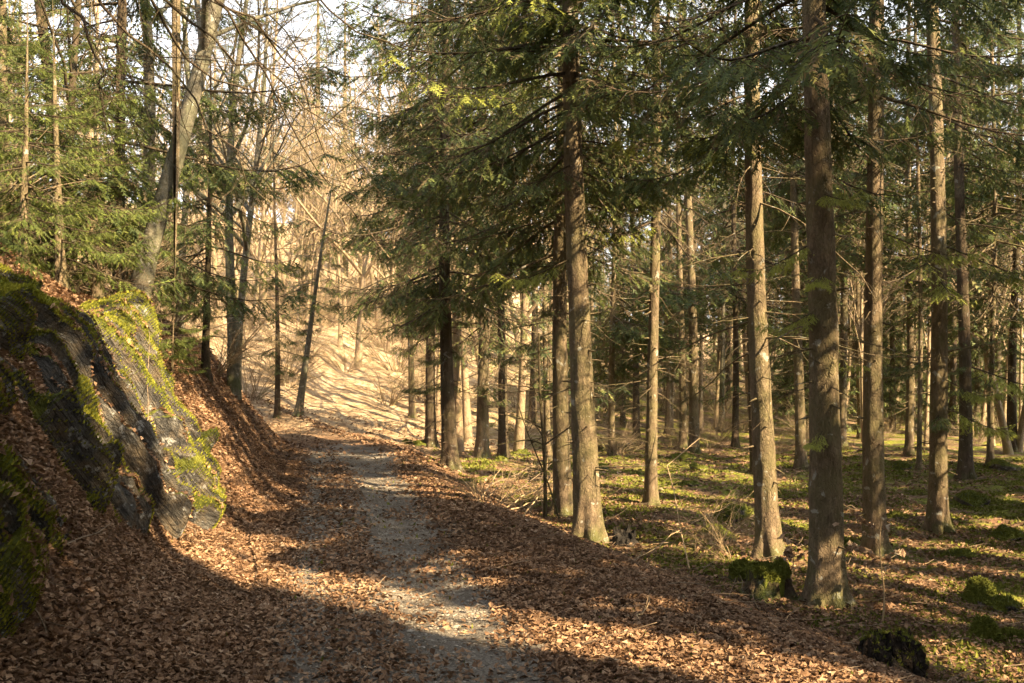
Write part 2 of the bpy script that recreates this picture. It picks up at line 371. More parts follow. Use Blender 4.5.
def axis(parts):
    return np.concatenate(parts)
def geo(a, b, n, p=2.2): return a+(b-a)*np.linspace(0, 1, n+1)[1:]**p
xs = axis([(-geo(9, 520, 55))[::-1], np.arange(-9, 9.001, 0.065), geo(9, 520, 70)])
ys = axis([(-geo(-2, 160, 26))[::-1], np.arange(2, 15, 0.065), np.arange(15, 40, 0.14), geo(40, 620, 90)])
X, Y = np.meshgrid(xs, ys, indexing='ij')
Z = height(X.ravel(), Y.ravel())
def build_ground():
    me = bpy.data.meshes.new('ground'); nu, nv = X.shape
    t = grid_tris(nu, nv)[:, ::-1].copy()
    V = np.stack([X.ravel(), Y.ravel(), Z], 1)
    # upward-facing winding
    a = V[t[0, 1]]-V[t[0, 0]]; bb = V[t[0, 2]]-V[t[0, 0]]
    if np.cross(a, bb)[2] < 0: t = t[:, ::-1].copy()
    me.vertices.add(len(V)); me.vertices.foreach_set('co', V.astype(np.float32).ravel())
    me.loops.add(len(t)*3); me.loops.foreach_set('vertex_index', t.astype(np.int32).ravel())
    me.polygons.add(len(t)); me.polygons.foreach_set('loop_start', np.arange(0, len(t)*3, 3, dtype=np.int32))
    me.polygons.foreach_set('use_smooth', np.ones(len(t), bool)); me.materials.append(M_GROUND)
    x, y = V[:, 0], V[:, 1]; c = path_c(np.minimum(y, 40))
    q = x-c
    path = np.exp(-((q-0.24)/0.55)**2)*1.0+0.62*np.exp(-((q+0.62)/0.35)**2)+0.35*np.exp(-(q/0.9)**2)
    path *= 1-0.85*sst(19, 24, y)
    half = 1.0+1.4*(1-sst(3, 16, y))
    moss = sst(0.4, 2.2, q-half)*(1-0.30*sst(32, 50, y))*(1-sst(40, 70, y))*sst(-3, 4, x+0.0*y)
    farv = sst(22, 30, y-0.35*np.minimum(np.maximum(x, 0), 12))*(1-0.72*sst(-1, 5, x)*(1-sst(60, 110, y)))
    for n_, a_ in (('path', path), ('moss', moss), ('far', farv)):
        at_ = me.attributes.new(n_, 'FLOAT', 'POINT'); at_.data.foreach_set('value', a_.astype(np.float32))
    me.update(calc_edges=True)
    o = bpy.data.objects.new('ground', me); COL.objects.link(o)
    tag(o, 'forest ground with a gravel track, leaf covered banks and mossy floor', kind='structure')
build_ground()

# ------------------------------------------------------------------ spruce branch templates
REF = 2.4
def branch_template(seed, hi, shade=False):
    """one live spruce bough, 2.4 m long, pointing along +x; returns verts, tris, material, value, twig id of each tri, twig centres"""
    r = np.random.default_rng(seed); mb = MB(); ids = []
    n = 8; t = np.linspace(0, 1, n)
    ax = np.zeros((1, n, 3)); ax[0, :, 0] = t*REF*0.97; ax[0, :, 2] = REF*(-0.20*t-0.16*np.sin(t*2.4)*t+0.20*t**3); ax[0, :, 1] = 0.06*REF*np.sin(t*3+r.uniform(0, 6))*t
    R = (0.020*(1-t)+0.003)[None]
    V, T = tubes(ax, R); mb.add(V, T, 1); ids.append(np.zeros(len(T), int)-1)
    ns = 28 if hi else (13 if shade else 18)
    ts = np.sort(r.uniform(0.10, 0.99, ns)); side = np.where(np.arange(ns) % 2, 1, -1)
    p, d, _ = pick(ax, R, np.zeros(ns, int), ts)
    ang = np.radians(r.uniform(42, 68, ns))
    lat = np.stack([-d[:, 1], d[:, 0], 0*ts], 1)
    sdir = unit(d*np.cos(ang)[:, None]+lat*(side*np.sin(ang))[:, None]+np.array([0, 0, -0.25]))
    L = (0.62*(1-ts)**0.8+0.16)*r.uniform(0.7, 1.15, ns)*np.where(ts < 0.3, 0.4+2*ts, 1)
    sp = polyline(p, sdir, L, 5, r, 0.55, 0.07)
    sR = np.tile(np.linspace(0.006, 0.002, 5), (ns, 1))
    if not shade:
        V, T = tubes(sp, sR); mb.add(V, T, 1); ids.append(np.repeat(np.arange(ns), len(T)//ns)*0-1)
    # needle twigs along each secondary
    k = 7 if hi else (3 if shade else 4)
    idx = np.repeat(np.arange(ns), k); tt = np.tile((np.arange(k)+0.5)/k, ns)+r.normal(0, 0.04, ns*k); tt = np.clip(tt, 0.05, 0.98)
    p, d, _ = pick(sp, sR, idx, tt)
    lat = unit(np.cross(d, np.array([0, 0, 1.])))
    sd_ = np.where(np.arange(ns*k) % 2, 1, -1)
    td = unit(d*0.75+lat*(sd_*0.75)[:, None]+np.array([0, 0, -0.50])+r.normal(0, 0.18, (ns*k, 3)))
    tl = (0.13+0.16*(1-tt))*r.uniform(0.7, 1.3, ns*k)*(1 if hi else 1.15)
    # the secondaries and the bough tip carry needles themselves
    p = np.concatenate([p, sp[:, 1], sp[:, 3], ax[:, -3]]); td = np.concatenate([td, unit(sp[:, 3]-sp[:, 1]), unit(sp[:, 4]-sp[:, 3]), unit(ax[:, -1]-ax[:, -3])])
    tl = np.concatenate([tl, L*0.5, L*0.35, [0.6]])
    nt_ = len(p)
    seg = 5 if hi else (2 if shade else 3)
    nl = 0.029 if hi else (0.12 if shade else 0.05)
    lat = unit(np.cross(td, r.normal(0, 0.35, (nt_, 3))+np.array([0, 0, 1.])))
    # sawtooth ribbons on both sides of each twig
    s0 = np.arange(seg)/seg
    Vt = []
    for sgn in (1, -1):
        a = p[:, None]+td[:, None]*(s0[None, :, None]*tl[:, None, None])
        b_ = p[:, None]+td[:, None]*((s0+0.8/seg)[None, :, None]*tl[:, None, None])
        e = b_+td[:, None]*0.025+sgn*lat[:, None]*nl*r.uniform(0.7, 1.3, (nt_, seg, 1))+r.normal(0, 0.006, (nt_, seg, 3))
        Vt.append(np.stack([a, b_, e], 2))
    Vt = np.concatenate(Vt, 1)       # nt, 2seg, 3, 3
    m_ = Vt.shape[1]
    val = r.uniform(0, 0.82, nt_)
    val = np.where(r.uniform(0, 1, nt_) < 0.10, 0.88, val)
    mb.add(Vt.reshape(-1, 3), np.arange(nt_*m_*3).reshape(-1, 3), 0, np.repeat(val, m_)); ids.append(np.repeat(np.arange(nt_), m_))
    return (np.concatenate(mb.V), np.concatenate(mb.T), np.concatenate(mb.M), np.concatenate(mb.A), np.concatenate(ids), p+td*tl[:, None]*0.5)
TH = [branch_template(100+k, True) for k in range(5)]
TL = [branch_template(200+k, False) for k in range(5)]
TS = [branch_template(300+k, False, True) for k in range(5)]
print('templates', len(TH[0][1]), len(TL[0][1]), round(time.time()-T0, 1))

def crown_mesh(boughs, base, rng, prune=True, thin=0.0, bright=0.0):
    """boughs: list of (local point, azimuth, pitch, length, hi)"""
    mb = MB()
    for bo in boughs:
        p, az, pitch, L, hi = bo[:5]; sunlit_tone = bo[5] if len(bo) > 5 else 0.0
        V, T, M_, A, I, C = (TS if hi is None else TH if hi else TL)[rng.integers(5)]
        s = L/REF
        ca, sa = math.cos(az), math.sin(az); cp, sp_ = math.cos(pitch), math.sin(pitch)
        Ry = np.array([[cp, 0, -sp_], [0, 1, 0], [sp_, 0, cp]]); Rz = np.array([[ca, -sa, 0], [sa, ca, 0], [0, 0, 1]])
        flip = np.array([1, rng.choice([-1, 1]), 1])
        Mx = (Rz@Ry)*s
        W = (V*flip)@Mx.T+p
        keep = np.ones(len(C)+1, bool)
        if prune:
            Cw = (C*flip)@Mx.T+p+base
            g = land(Cw); q = gaps(g[:, 0], g[:, 1])
            keep[:-1] = rng.uniform(0, 1, len(C)) > q*float(prune)
        if thin: keep[:-1] &= rng.uniform(0, 1, len(C)) > thin
        kt = keep[I] | (I < 0)
        if (I >= 0).any() and keep[:-1].sum() < 0.12*len(C): continue
        T2 = T[kt]; used, inv = np.unique(T2, return_inverse=True)
        mb.add(W[used], inv.reshape(-1, 3), M_[kt], (np.clip(A[kt]+bright+rng.uniform(-0.08, 0.05), 0, 0.94) if not sunlit_tone else np.clip(0.95+0.08*A[kt], 0, 1)))  # marked boughs get their sunlit look from a paler needle colour
    return mb

def trunk_profile(z, Hh, r0):
    return r0*(1-(z/Hh)*0.92)*(1-0.10*(1-np.exp(-z/2.5)))*(1+0.40*np.exp(-z/0.15)+0.14*np.exp(-z/0.7))
def trunk_centre(z, lean, Hh, seed):
    return np.stack([lean[0]*z+0.05*np.sin(z*0.5+seed), lean[1]*z+0.04*np.sin(z*0.4+seed*2), z], -1)-np.array([0.05*math.sin(seed), 0.04*math.sin(seed*2), 0])
def add_trunk(mb, Hh, r0, lean, seed, sides, ztop=None, rough=1.0, near=True):
    zs = np.concatenate([[-0.35, -0.15], np.arange(0, 0.6, 0.06), np.arange(0.6, 6, 0.09 if near else 0.5), np.arange(6, Hh, 0.5), [Hh]])
    a = np.arange(sides)*2*math.pi/sides
    r = trunk_profile(np.maximum(zs, 0), Hh, r0)
    C = trunk_centre(zs, lean, Hh, seed)
    A_, Zz = np.meshgrid(a, zs)
    root = 1+0.28*np.exp(-np.maximum(Zz, 0)/0.20)*np.sin(A_*5+seed)*1.0+0.06*np.sin(A_*2+seed+Zz*0.3)
    k = r0/0.15
    nz = 1+rough*0.10*fbm(np.cos(A_)*3.2*k, np.sin(A_)*3.2*k, Zz*3, seed=int(seed*7) % 97, o=3)
    rr = r[:, None]*root*nz
    V = np.stack([C[:, 0:1]+rr*np.cos(A_), C[:, 1:2]+rr*np.sin(A_), Zz], -1)
    mb.add(V.reshape(-1, 3), grid_tris(len(zs), sides, True), 0, 0.5)
def add_dead(mb, n, z0, z1, Hh, r0, lean, seed, rng, Lr=(0.3, 1.6), sub=7, thick=0.008, az=None):
    z = rng.uniform(z0, z1, n)
    a = rng.uniform(0, 2*math.pi, n) if az is None else rng.normal(az[0], az[1], n)
    c = trunk_centre(z, lean, Hh, seed); r = trunk_profile(z, Hh, r0)
    d = unit(np.stack([np.cos(a), np.sin(a), rng.uniform(-0.35, 0.15, n)], 1))
    p = c+d*(r*0.8)[:, None]
    L = rng.uniform(*Lr, n)*rng.uniform(0.4, 1, n)
    P = polyline(p, d, L, 7, rng, 0.35, 0.10)
    R = np.linspace(1, 0.25, 7)[None]*(thick*(0.6+0.5*L))[:, None]
    V, T = tubes(P, R, 4); mb.add(V, T, 0, 0.4)
    m = n*sub; idx = np.repeat(np.arange(n), sub); tt = rng.uniform(0.25, 1, m)
    q, dd, rr = pick(P, R, idx, tt)
    lat = unit(np.cross(dd, np.array([0, 0, 1.])))*rng.choice([-1, 1], m)[:, None]
    d2 = unit(dd*0.8+lat*0.8+rng.normal(0, 0.25, (m, 3)))
    P2 = polyline(q, d2, L[idx]*rng.uniform(0.12, 0.4, m), 4, rng, 0.3, 0.14)
    V, T = tubes(P2, np.linspace(1, 0.5, 4)[None]*(rr*0.45)[:, None]); mb.add(V, T, 0, 0.4)
    # broken stubs
    s = n; z = rng.uniform(0.5, z1, s); a = rng.uniform(0, 2*math.pi, s)
    c = trunk_centre(z, lean, Hh, seed); r = trunk_profile(z, Hh, r0)
    d = unit(np.stack([np.cos(a), np.sin(a), rng.uniform(-0.4, 0.2, s)], 1)); p = c+d*(r*0.85)[:, None]
    P = polyline(p, d, rng.uniform(0.04, 0.16, s)+0.15*r, 3, rng, 0, 0.05)
    V, T = tubes(P, np.tile([0.014, 0.010, 0.004], (s, 1)), 4); mb.add(V, T, 0, 0.2)

NTREE = [0]
def spruce(x, y, r0, label, Hh=21, lean=(0, 0), crown=(5, None), Lmax=2.6, dead=(28, 1.2, 6.5), seed=None, group=None, near=True,
           prune=True, mat=None, hi_z=(0, 99), thin=0.0, whorl=0.42, per=5, Lr=(0.3, 1.6), name='spruce_tree', bright=0.0, extra=(), nmat=None, azrange=None, Lmin=0.5, ragged=0):
    NTREE[0] += 1; seed = NTREE[0]*1.37 if seed is None else seed
    rng = np.random.default_rng(int(seed*1000))
    z0 = H1(x, y); base = np.array([x, y, z0-0.02])
    e = empty(name, base, label, 'spruce' if 'spruce' in name else 'tree', group)
    mb = MB(); add_trunk(mb, Hh, r0, lean, seed, 40 if near and r0 > 0.09 else 12, near=near, rough=1.0)
    if dead[0]: add_dead(mb, dead[0], dead[1], dead[2], Hh, r0, lean, seed, rng, Lr)
    mb.build('trunk', mat or M_SPRUCE, e, smooth=True)
    boughs = []
    z = crown[0]; top = crown[1] or Hh-0.3
    while z < top:
        f = (z-crown[0])/(Hh-crown[0])
        Lz = Lmax*(1-f)**0.75*(0.75+0.25*min(1, (z-crown[0])/1.5))+0.25
        for k in range(per):
            if rng.uniform() < 0.12: continue
            zz = z+rng.uniform(-0.2, 0.2); a = rng.uniform(0, 2*math.pi) if azrange is None else rng.normal(*azrange)
            L = max(Lmin, Lz*rng.uniform(0.6, 1.15))
            p = trunk_centre(np.array([zz]), lean, Hh, seed)[0]
            pitch = rng.uniform(-0.22, 0.14)+0.5*f
            hi = None if hi_z is None else hi_z[0] < zz < hi_z[1]
            boughs.append((p, a, pitch, L, hi))
        z += whorl*rng.uniform(0.8, 1.2)*(1 if z < 10 else 1.25)
    if ragged:
        for k in range(ragged):
            zz = rng.uniform(1.6, crown[0]); a = rng.uniform(0, 2*math.pi)
            boughs.append((trunk_centre(np.array([zz]), lean, Hh, seed)[0], a, rng.uniform(-0.2, 0.1), rng.uniform(0.5, 0.55*Lmax)*(0.6+0.4*zz/crown[0]), bool(near)))
    for (zz, a, pitch, L) in extra:
        boughs.append((trunk_centre(np.array([zz]), lean, Hh, seed)[0], a, pitch, L, True, 0.12))  # coloured as sunlit sprays, even where they hang in shade
    if boughs:
        cm = crown_mesh(boughs, base, rng, prune, thin, bright)
        if cm.n: cm.build('crown', [nmat or M_NEEDLE, mat or M_SPRUCE_D], e, smooth=[1])
    return e

# the featured spruces: base pixel x, base pixel y, width in pixels, top x at y=0
R2 = math.radians
def foot(px, py, wpx):
    x, d, z = ray(px, py); return x, d, wpx*d/F*0.5*0.87
def lean_of(px0, px1, d, py0, tilt=0):   # slope of the trunk to reach px1 at the top of the frame
    dz = py0/F*d; return ((px1-px0)/F*d/dz, tilt)
FEAT = []
def feat(px, py, wpx, ptop, label, **k):
    x, d, r = foot(px, py, wpx)
    print('feat', px, py, 'd', round(d, 1), 'r', round(r, 3), 'x', round(x, 1))
    zt = EYE+0.38*d
    k.setdefault('ragged', 0 if d < 13 else 12 if d < 20 else 20)
    k.setdefault('hi_z', (0, zt+1.5) if d < 30 else (0, 0))
    FEAT.append((x, d))
    return spruce(x, d, r, label, lean=lean_of(px, ptop, d, py), **k)
feat(826, 604, 36, 822, 'thickest spruce trunk in front at right with pale lichen spots beside the mossy log stump', crown=(4.6, None), dead=(26, 1.3, 5), Lr=(0.2, 0.8), Lmax=2.6,
     extra=[(2.6, R2(200), -0.1, 0.7), (2.9, R2(250), 0, 0.6), (3.2, R2(170), -0.2, 0.8), (2.3, R2(300), -0.3, 0.5), (3.6, R2(280), 0, 0.7), (1.6, R2(240), -0.2, 0.5)])
feat(769, 558, 26, 757, 'straight brown spruce trunk just left of the thickest trunk', crown=(4.9, None), whorl=0.34, per=6, dead=(34, 1.6, 5.6), Lr=(0.6, 2.6),
     extra=[(5.0, R2(180), -0.1, 1.6), (4.7, R2(230), -0.1, 1.3)])
feat(875, 556, 26, 867, 'straight spruce trunk just right of the thickest trunk', crown=(5.6, None), dead=(30, 1.3, 5.8), Lr=(0.3, 1.2),
     extra=[(3.9, R2(-30), -0.15, 1.2), (2.4, R2(200), -0.1, 0.6)])
feat(938, 530, 22, 931, 'spruce trunk with flared foot on the mossy floor, second from the right edge', crown=(6.0, None), dead=(34, 1.3, 6.5),
     extra=[(3.9, R2(215), -0.05, 1.9), (3.6, R2(260), -0.1, 1.4), (2.2, R2(300), -0.1, 1.0), (4.1, R2(-20), -0.15, 1.6), (1.8, R2(10), -0.1, 1.4)])
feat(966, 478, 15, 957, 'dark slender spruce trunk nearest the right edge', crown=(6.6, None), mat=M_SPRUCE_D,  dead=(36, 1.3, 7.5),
     extra=[(5.4, R2(-20), 0.1, 2.4), (2.4, R2(-10), -0.05, 2.2)])
feat(588, 541, 29, 578, 'sunlit spruce trunk with scraped orange foot at the edge of the track', crown=(4.6, None), dead=(40, 0.8, 6), Lr=(0.2, 1.2), Lmax=2.5,
     whorl=0.30, per=6, prune=0.6, thin=0.15,
     extra=[(5.6, R2(215), 0.0, 2.6), (6.3, R2(250), 0.05, 2.4), (6.6, R2(300), 0.0, 2.2), (3.4, R2(210), -0.1, 1.2), (3.8, R2(330), 0, 1.0)])
feat(563, 516, 21, 562, 'spruce trunk half hidden behind the scraped one', crown=(4.0, None), dead=(36, 0.8, 5.5), mat=M_SPRUCE, Lmax=2.8, whorl=0.33, per=6, prune=0.6, thin=0.15)
feat(651, 506, 15, 650, 'slim lichen grey spruce trunk alone between the scraped trunk and the pair', crown=(4.7, None), dead=(50, 1.2, 6.6), whorl=0.34, per=6, Lmax=2.8)
feat(694, 452, 12, 684, 'right trunk of the sunlit spruce pair on the mossy floor', crown=(6.5, None), dead=(40, 1.5, 9), near=False)
feat(683, 448, 9, 680, 'left thinner trunk of the sunlit spruce pair', crown=(6.5, None), dead=(40, 1.5, 9), near=False)
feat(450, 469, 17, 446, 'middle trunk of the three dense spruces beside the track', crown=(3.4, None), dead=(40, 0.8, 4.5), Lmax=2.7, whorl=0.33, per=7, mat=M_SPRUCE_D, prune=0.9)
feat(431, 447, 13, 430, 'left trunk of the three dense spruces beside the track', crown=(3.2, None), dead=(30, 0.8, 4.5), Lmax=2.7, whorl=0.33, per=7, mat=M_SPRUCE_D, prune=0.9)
feat(482, 459, 15, 480, 'right trunk of the three dense spruces beside the track', crown=(3.0, None), dead=(40, 0.8, 4.5), Lmax=2.8, whorl=0.27, per=7, prune=0.9)
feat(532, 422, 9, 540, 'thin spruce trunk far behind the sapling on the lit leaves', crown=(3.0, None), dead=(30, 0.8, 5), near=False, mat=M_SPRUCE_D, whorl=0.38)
feat(801, 470, 12, 796, 'spruce trunk showing in the gap just left of the thickest trunk', crown=(6.0, None), dead=(40, 1.2, 8), near=False)
feat(754, 474, 8, 750, 'thin dark trunk peeping out left of the straight brown trunk', crown=(6.0, None), dead=(40, 1.2, 8), near=False, mat=M_SPRUCE_D)
feat(722, 432, 7, 720, 'thin pale trunk midway between the pair and the straight brown trunk', crown=(7.0, None), dead=(40, 1.5, 9), near=False, mat=M_BEECH)
feat(919, 470, 6, 917, 'pole thin trunk left of the flared one', crown=(6.0, None), dead=(30, 1.5, 8), near=False, Lmax=1.6)
feat(636, 440, 8, 634, 'thin trunk behind the slim lichen grey one', crown=(5.5, None), dead=(40, 1.2, 8), near=False, mat=M_SPRUCE_D)
feat(862, 440, 9, 857, 'far trunk between the thickest and the straight spruce at right', crown=(6.5, None), dead=(30, 1.2, 9), near=False)
feat(1012, 452, 11, 1018, 'trunk on the mossy rise at the right edge', crown=(5.5, None), dead=(30, 1.2, 9), near=False, mat=M_SPRUCE_D)
print('feat done', round(time.time()-T0, 1))

# left bank spruces
def left(px, d, r0, label, **k):
    x = (px-512)/F*d
    if px < 260: k.setdefault('prune', False)
    return spruce(x, d, r0, label, **k)
left(62, 12.0, 0.07, 'young bushy spruce with bright green boughs on the bank at the left edge', Hh=3.4, crown=(0.3, None), Lmax=1.7, dead=(14, 0.2, 1.5), whorl=0.22, per=5, thin=0.5, hi_z=(0, 6), bright=0.0, nmat=M_NEEDLE_B, name='young_spruce', lean=(-0.05, 0))
left(22, 10.8, 0.05, 'young spruce with sunlit boughs low on the crest at the left edge', Hh=2.7, crown=(0.2, None), Lmax=1.3, dead=(8, 0.2, 1), whorl=0.22, per=5, thin=0.5, hi_z=(0, 6), bright=0.0, nmat=M_NEEDLE_B, name='young_spruce')
left(98, 13.2, 0.06, 'young spruce with sunlit boughs between the bushy one and the leaning beech', Hh=3.3, crown=(0.6, None), Lmax=1.5, dead=(8, 0.2, 1), whorl=0.26, per=5, thin=0.5, hi_z=(0, 6), bright=0.0, nmat=M_NEEDLE_B, name='young_spruce')
left(5, 13.5, 0.10, 'dark spruce behind the bushy one at the left edge', Hh=8, crown=(0.8, None), Lmax=2.2, dead=(14, 0.2, 2), whorl=0.36, per=5, thin=0.62, hi_z=(0, 7), name='young_spruce')
left(120, 15.5, 0.11, 'dark spruce on the bank with long boughs hanging over the slope', Hh=13, crown=(1.0, None), Lmax=3.5, dead=(40, 0.3, 5), whorl=0.5, hi_z=(0, 6), thin=0.25, mat=M_SPRUCE_D)
left(205, 17.5, 0.07, 'slender spruce between the leaning beech and the mossy trunk', Hh=6.5, crown=(1.6, None), Lmax=2.2, dead=(40, 0.2, 4), whorl=0.45, thin=0.5, hi_z=(0, 8), name='young_spruce', mat=M_SPRUCE_D)
x, d, _ = ray(277, 418)
spruce(x, d, 0.075, 'thin straight spruce at the foot of the far bank', Hh=9.5, crown=(1.4, None), Lmax=1.3, dead=(20, 0.2, 3), whorl=0.38, hi_z=(0, 8), name='young_spruce', mat=M_SPRUCE_D)
x, d, _ = ray(298, 416)
spruce(x, d, 0.10, 'small pale leaning tree with a green top beside the thin straight spruce', Hh=7.5, lean=(0.16, 0), crown=(2.2, None), Lmax=1.8, dead=(20, 0.2, 3), whorl=0.4, hi_z=(0, 8), thin=0.2, mat=M_BEECH, name='young_spruce')
x, d, _ = ray(505, 430)
spruce(x, d, 0.05, 'low young spruce behind the three dense spruces', Hh=6, crown=(0.4, None), Lmax=1.4, dead=(5, 0.2, 1), whorl=0.36, hi_z=(0, 6), name='young_spruce', nmat=M_NEEDLE_B)
x, d, _ = ray(610, 420)
spruce(x, d, 0.06, 'young spruce in the light behind the scraped trunk', Hh=8, crown=(0.8, None), Lmax=1.5, dead=(5, 0.2, 1), whorl=0.36, hi_z=(0, 6), name='young_spruce', nmat=M_NEEDLE_B, thin=0.25)
# seedling on the rock
x, d, _ = ray(172, 372)
sx = x; sy = d
spruce(sx, sy, 0.014, 'little spruce seedling growing out of the rock ledge', Hh=0.95, crown=(0.12, 0.9), Lmax=0.62, Lmin=0.22, dead=(0, 0, 1), whorl=0.10, per=5, hi_z=(0, 2), name='spruce_seedling', nmat=M_NEEDLE_B, near=False, prune=False)
for (px, d, r, cb, lab) in ((503, 25, 0.12, 2.6, 'slim spruce in the shade behind the right dense spruce'), (548, 24, 0.08, 2.4, 'slim spruce just left behind the scraped trunk'), (612, 27, 0.10, 3.4, 'slim spruce right behind the scraped trunk'),
                          (668, 33, 0.11, 4.2, 'slim spruce between the slim grey trunk and the pair'), (735, 29, 0.10, 4.4, 'slim spruce left behind the straight brown trunk'), (412, 31, 0.10, 2.6, 'slim spruce showing left of the three dense ones'),
                          (830, 27, 0.10, 5.2, 'slim spruce hidden mostly by the thickest trunk'), (990, 24, 0.08, 4.0, 'slim spruce near the right edge behind the dark slender trunk')):
    left(px, d, r, lab, Hh=20, crown=(cb, None), Lmax=3.2, dead=(40, 0.8, cb+2.5), whorl=0.30, per=6, ragged=24, near=False, hi_z=(0, 0), mat=M_SPRUCE_D if px % 2 else M_SPRUCE)
print('left done', round(time.time()-T0, 1))

# forest filling: more spruces at the right and behind, and those behind the camera that shade the track
rng = np.random.default_rng(5)
def ok_spot(x, y, placed, dmin):
    return all((x-a)**2+(y-b)**2 > dmin*dmin for a, b in placed)
placed = list(FEAT)
n = 0; tries = 0
while n < 32 and tries < 4000:      # mid and far right
    tries += 1
    y = rng.uniform(21, 62); x = rng.uniform(0.05, 0.72)*y*0.85+1.5
    if not ok_spot(x, y, placed, 3.0): continue
    px = 512+x/y*F
    if px < 560 and y < 40: continue
    placed.append((x, y)); n += 1
    spruce(x, y, rng.uniform(0.10, 0.17), 'slim spruce trunk standing back among the others in the right hand forest', Hh=rng.uniform(16, 22), crown=(rng.uniform(4.5, 7.5), None), Lmax=2.7,
           dead=(64, 1, 9), near=False, hi_z=(0, 0) if y < 38 else None, group='spruces deep in the right hand forest', ragged=30, whorl=0.45, per=6, mat=M_SPRUCE if rng.uniform() < 0.5 else M_SPRUCE_D)
strips = [5.07, 10.35, 11.6, 13.6]
n = 0; tries = 0
while n < 80 and tries < 9000:      # right of the frame and behind the camera
    tries += 1
    x = rng.uniform(-3, 28); y = rng.uniform(-22, 22)
    if abs(x) > 0.56*max(y, 0.0)+1.5 if y > 0 else True: pass
    else: continue
    if y > -2 and abs(x) < 0.60*y+1.6: continue
    v = -x*SUN_H[1]+y*SUN_H[0]
    if min(abs(v-s) for s in strips) < 0.42: continue
    if not ok_spot(x, y, placed, 2.2): continue
    if math.hypot(x, y) < 2.5: continue
    placed.append((x, y)); n += 1
    spruce(x, y, rng.uniform(0.12, 0.19), 'spruce of the same stand beside and behind the viewer, shading the track', Hh=rng.uniform(17, 22), crown=(rng.uniform(3.4, 5.0), None), Lmax=2.9,
           dead=(4, 1, 4), near=False, hi_z=None, group='spruces beside and behind the viewer', whorl=0.42, per=6)
print('fill done', round(time.time()-T0, 1))

# ------------------------------------------------------------------ bare broadleaved trees
def bare_tree(seed, Hh, r0, lean=0.05, spread=0.55, levels=(22, 6, 6), start=0.25, twig=0.0035):
    r = np.random.default_rng(seed); mb = MB()
    n = 12; t = np.linspace(0, 1, n)
    P0 = np.zeros((1, n, 3)); P0[0, :, 2] = t*Hh-0.2*(t == 0)
    P0[0, :, 0] = lean*Hh*t+0.02*Hh*np.sin(t*5+seed); P0[0, :, 1] = 0.015*Hh*np.sin(t*4+seed*2)
    R0 = (r0*(1-t)**0.9+0.006)[None]; R0[0, 0] *= 1.4
    V, T = tubes(P0, R0, 10); mb.add(V, T, 0)
    P, R = P0, R0
    n1 = levels[0]; idx = np.zeros(n1, int); tt = r.uniform(start, 0.97, n1)
    L = Hh*(0.36*(1-tt)+0.07)*r.uniform(0.6, 1.3, n1)
    for lv_, (nn, up, wig, rf) in enumerate(((7, 0.75, 0.10, 0.5), (5, 0.35, 0.16, 0.55), (4, 0.15, 0.2, 0.6))):
        p, d, rr = pick(P, R, idx, tt)
        a = r.uniform(0, 2*math.pi, len(p)); sdv = np.stack([np.cos(a), np.sin(a), 0*a], 1)
        sdv = unit(sdv-d*np.sum(sdv*d, 1, keepdims=True))
        dd = unit(d*0.55+sdv*spread*1.6+np.array([0, 0, up*0.5]))
        P = polyline(p, dd, L, nn, r, -0.25 if lv_ == 0 else 0.1, wig)
        r1 = np.maximum(twig, np.minimum(rr*0.7, 0.010*L+0.002))
        R = np.maximum(twig*0.7, r1[:, None]*np.linspace(1, 0.3, nn)[None])
        V, T = tubes(P, R, 5 if lv_ == 0 else 3); mb.add(V, T, 0)
        if lv_ < 2:
            m = levels[lv_+1]; idx = np.repeat(np.arange(len(P)), m); tt = r.uniform(0.2, 1.0, len(idx)); L = L[idx]*r.uniform(0.2, 0.5, len(idx))*(1.15-0.5*tt)
    return mb
BT = []
for k in range(7):
    mb = bare_tree(40+k, 15, 0.12, lean=0.06*math.sin(k*2.1), levels=(26, 7, 7), start=0.2)
    o = mb.build('trunk', M_TAN, None, smooth=True); BT.append(o.data); bpy.data.objects.remove(o)
LT = []
for k in range(4):
    q = bare_tree(140+k, 15, 0.12, lean=0.06*math.sin(k*2.1), levels=(22, 6, 4), start=0.2, twig=0.006); LT.append((np.concatenate(q.V), np.concatenate(q.T)))
FARWOOD = []
def bare(x, y, s, mesh, label, group=None, rz=0.0, name='bare_tree', mat=None, tilt=0.0, cat='tree', sz=None):
    o = bpy.data.objects.new(name, mesh); COL.objects.link(o)
    o.location = (x, y, H1(x, y)-0.05); o.rotation_euler = (0, tilt, rz); o.scale = (s, s, sz or s)
    return tag(o, label, cat, group)
def beech(px, d, Hh, r0, lean, label, seed, levels=(24, 7, 7), start=0.3, mat=M_BEECH, spread=0.55, rz=None):
    x = (px-512)/F*d
    o = bare_tree(seed, Hh, r0, lean, spread, levels, start).build('beech_tree', mat, None, smooth=True)
    o.location = (x, d, H1(x, d)-0.1)
    return tag(o, label, 'tree')
beech(142, 13.5, 13, 0.13, 0.17, 'big pale beech leaning right out of the left bank', 301, levels=(30, 8, 7), start=0.28)
beech(126, 17.5, 14, 0.12, 0.02, 'upright pale beech just left of the leaning beech', 302)
beech(46, 15.5, 13, 0.10, -0.01, 'straight dark trunk near the top left corner', 303, mat=M_SPRUCE_D, start=0.5)
beech(229, 19.5, 11, 0.10, 0.05, 'mossy grey trunk at the top of the far bank', 304, start=0.3)
beech(75, 13.0, 8, 0.06, 0.02, 'thin dark trunk on the bank crest above the rock', 305, mat=M_SPRUCE_D, levels=(14, 6, 5))
beech(246, 24, 13, 0.10, 0.03, 'pale trunk against the sky left of the open gap', 306)
beech(190, 22, 12, 0.08, -0.05, 'slim pale trunk behind the leaning beech', 307)
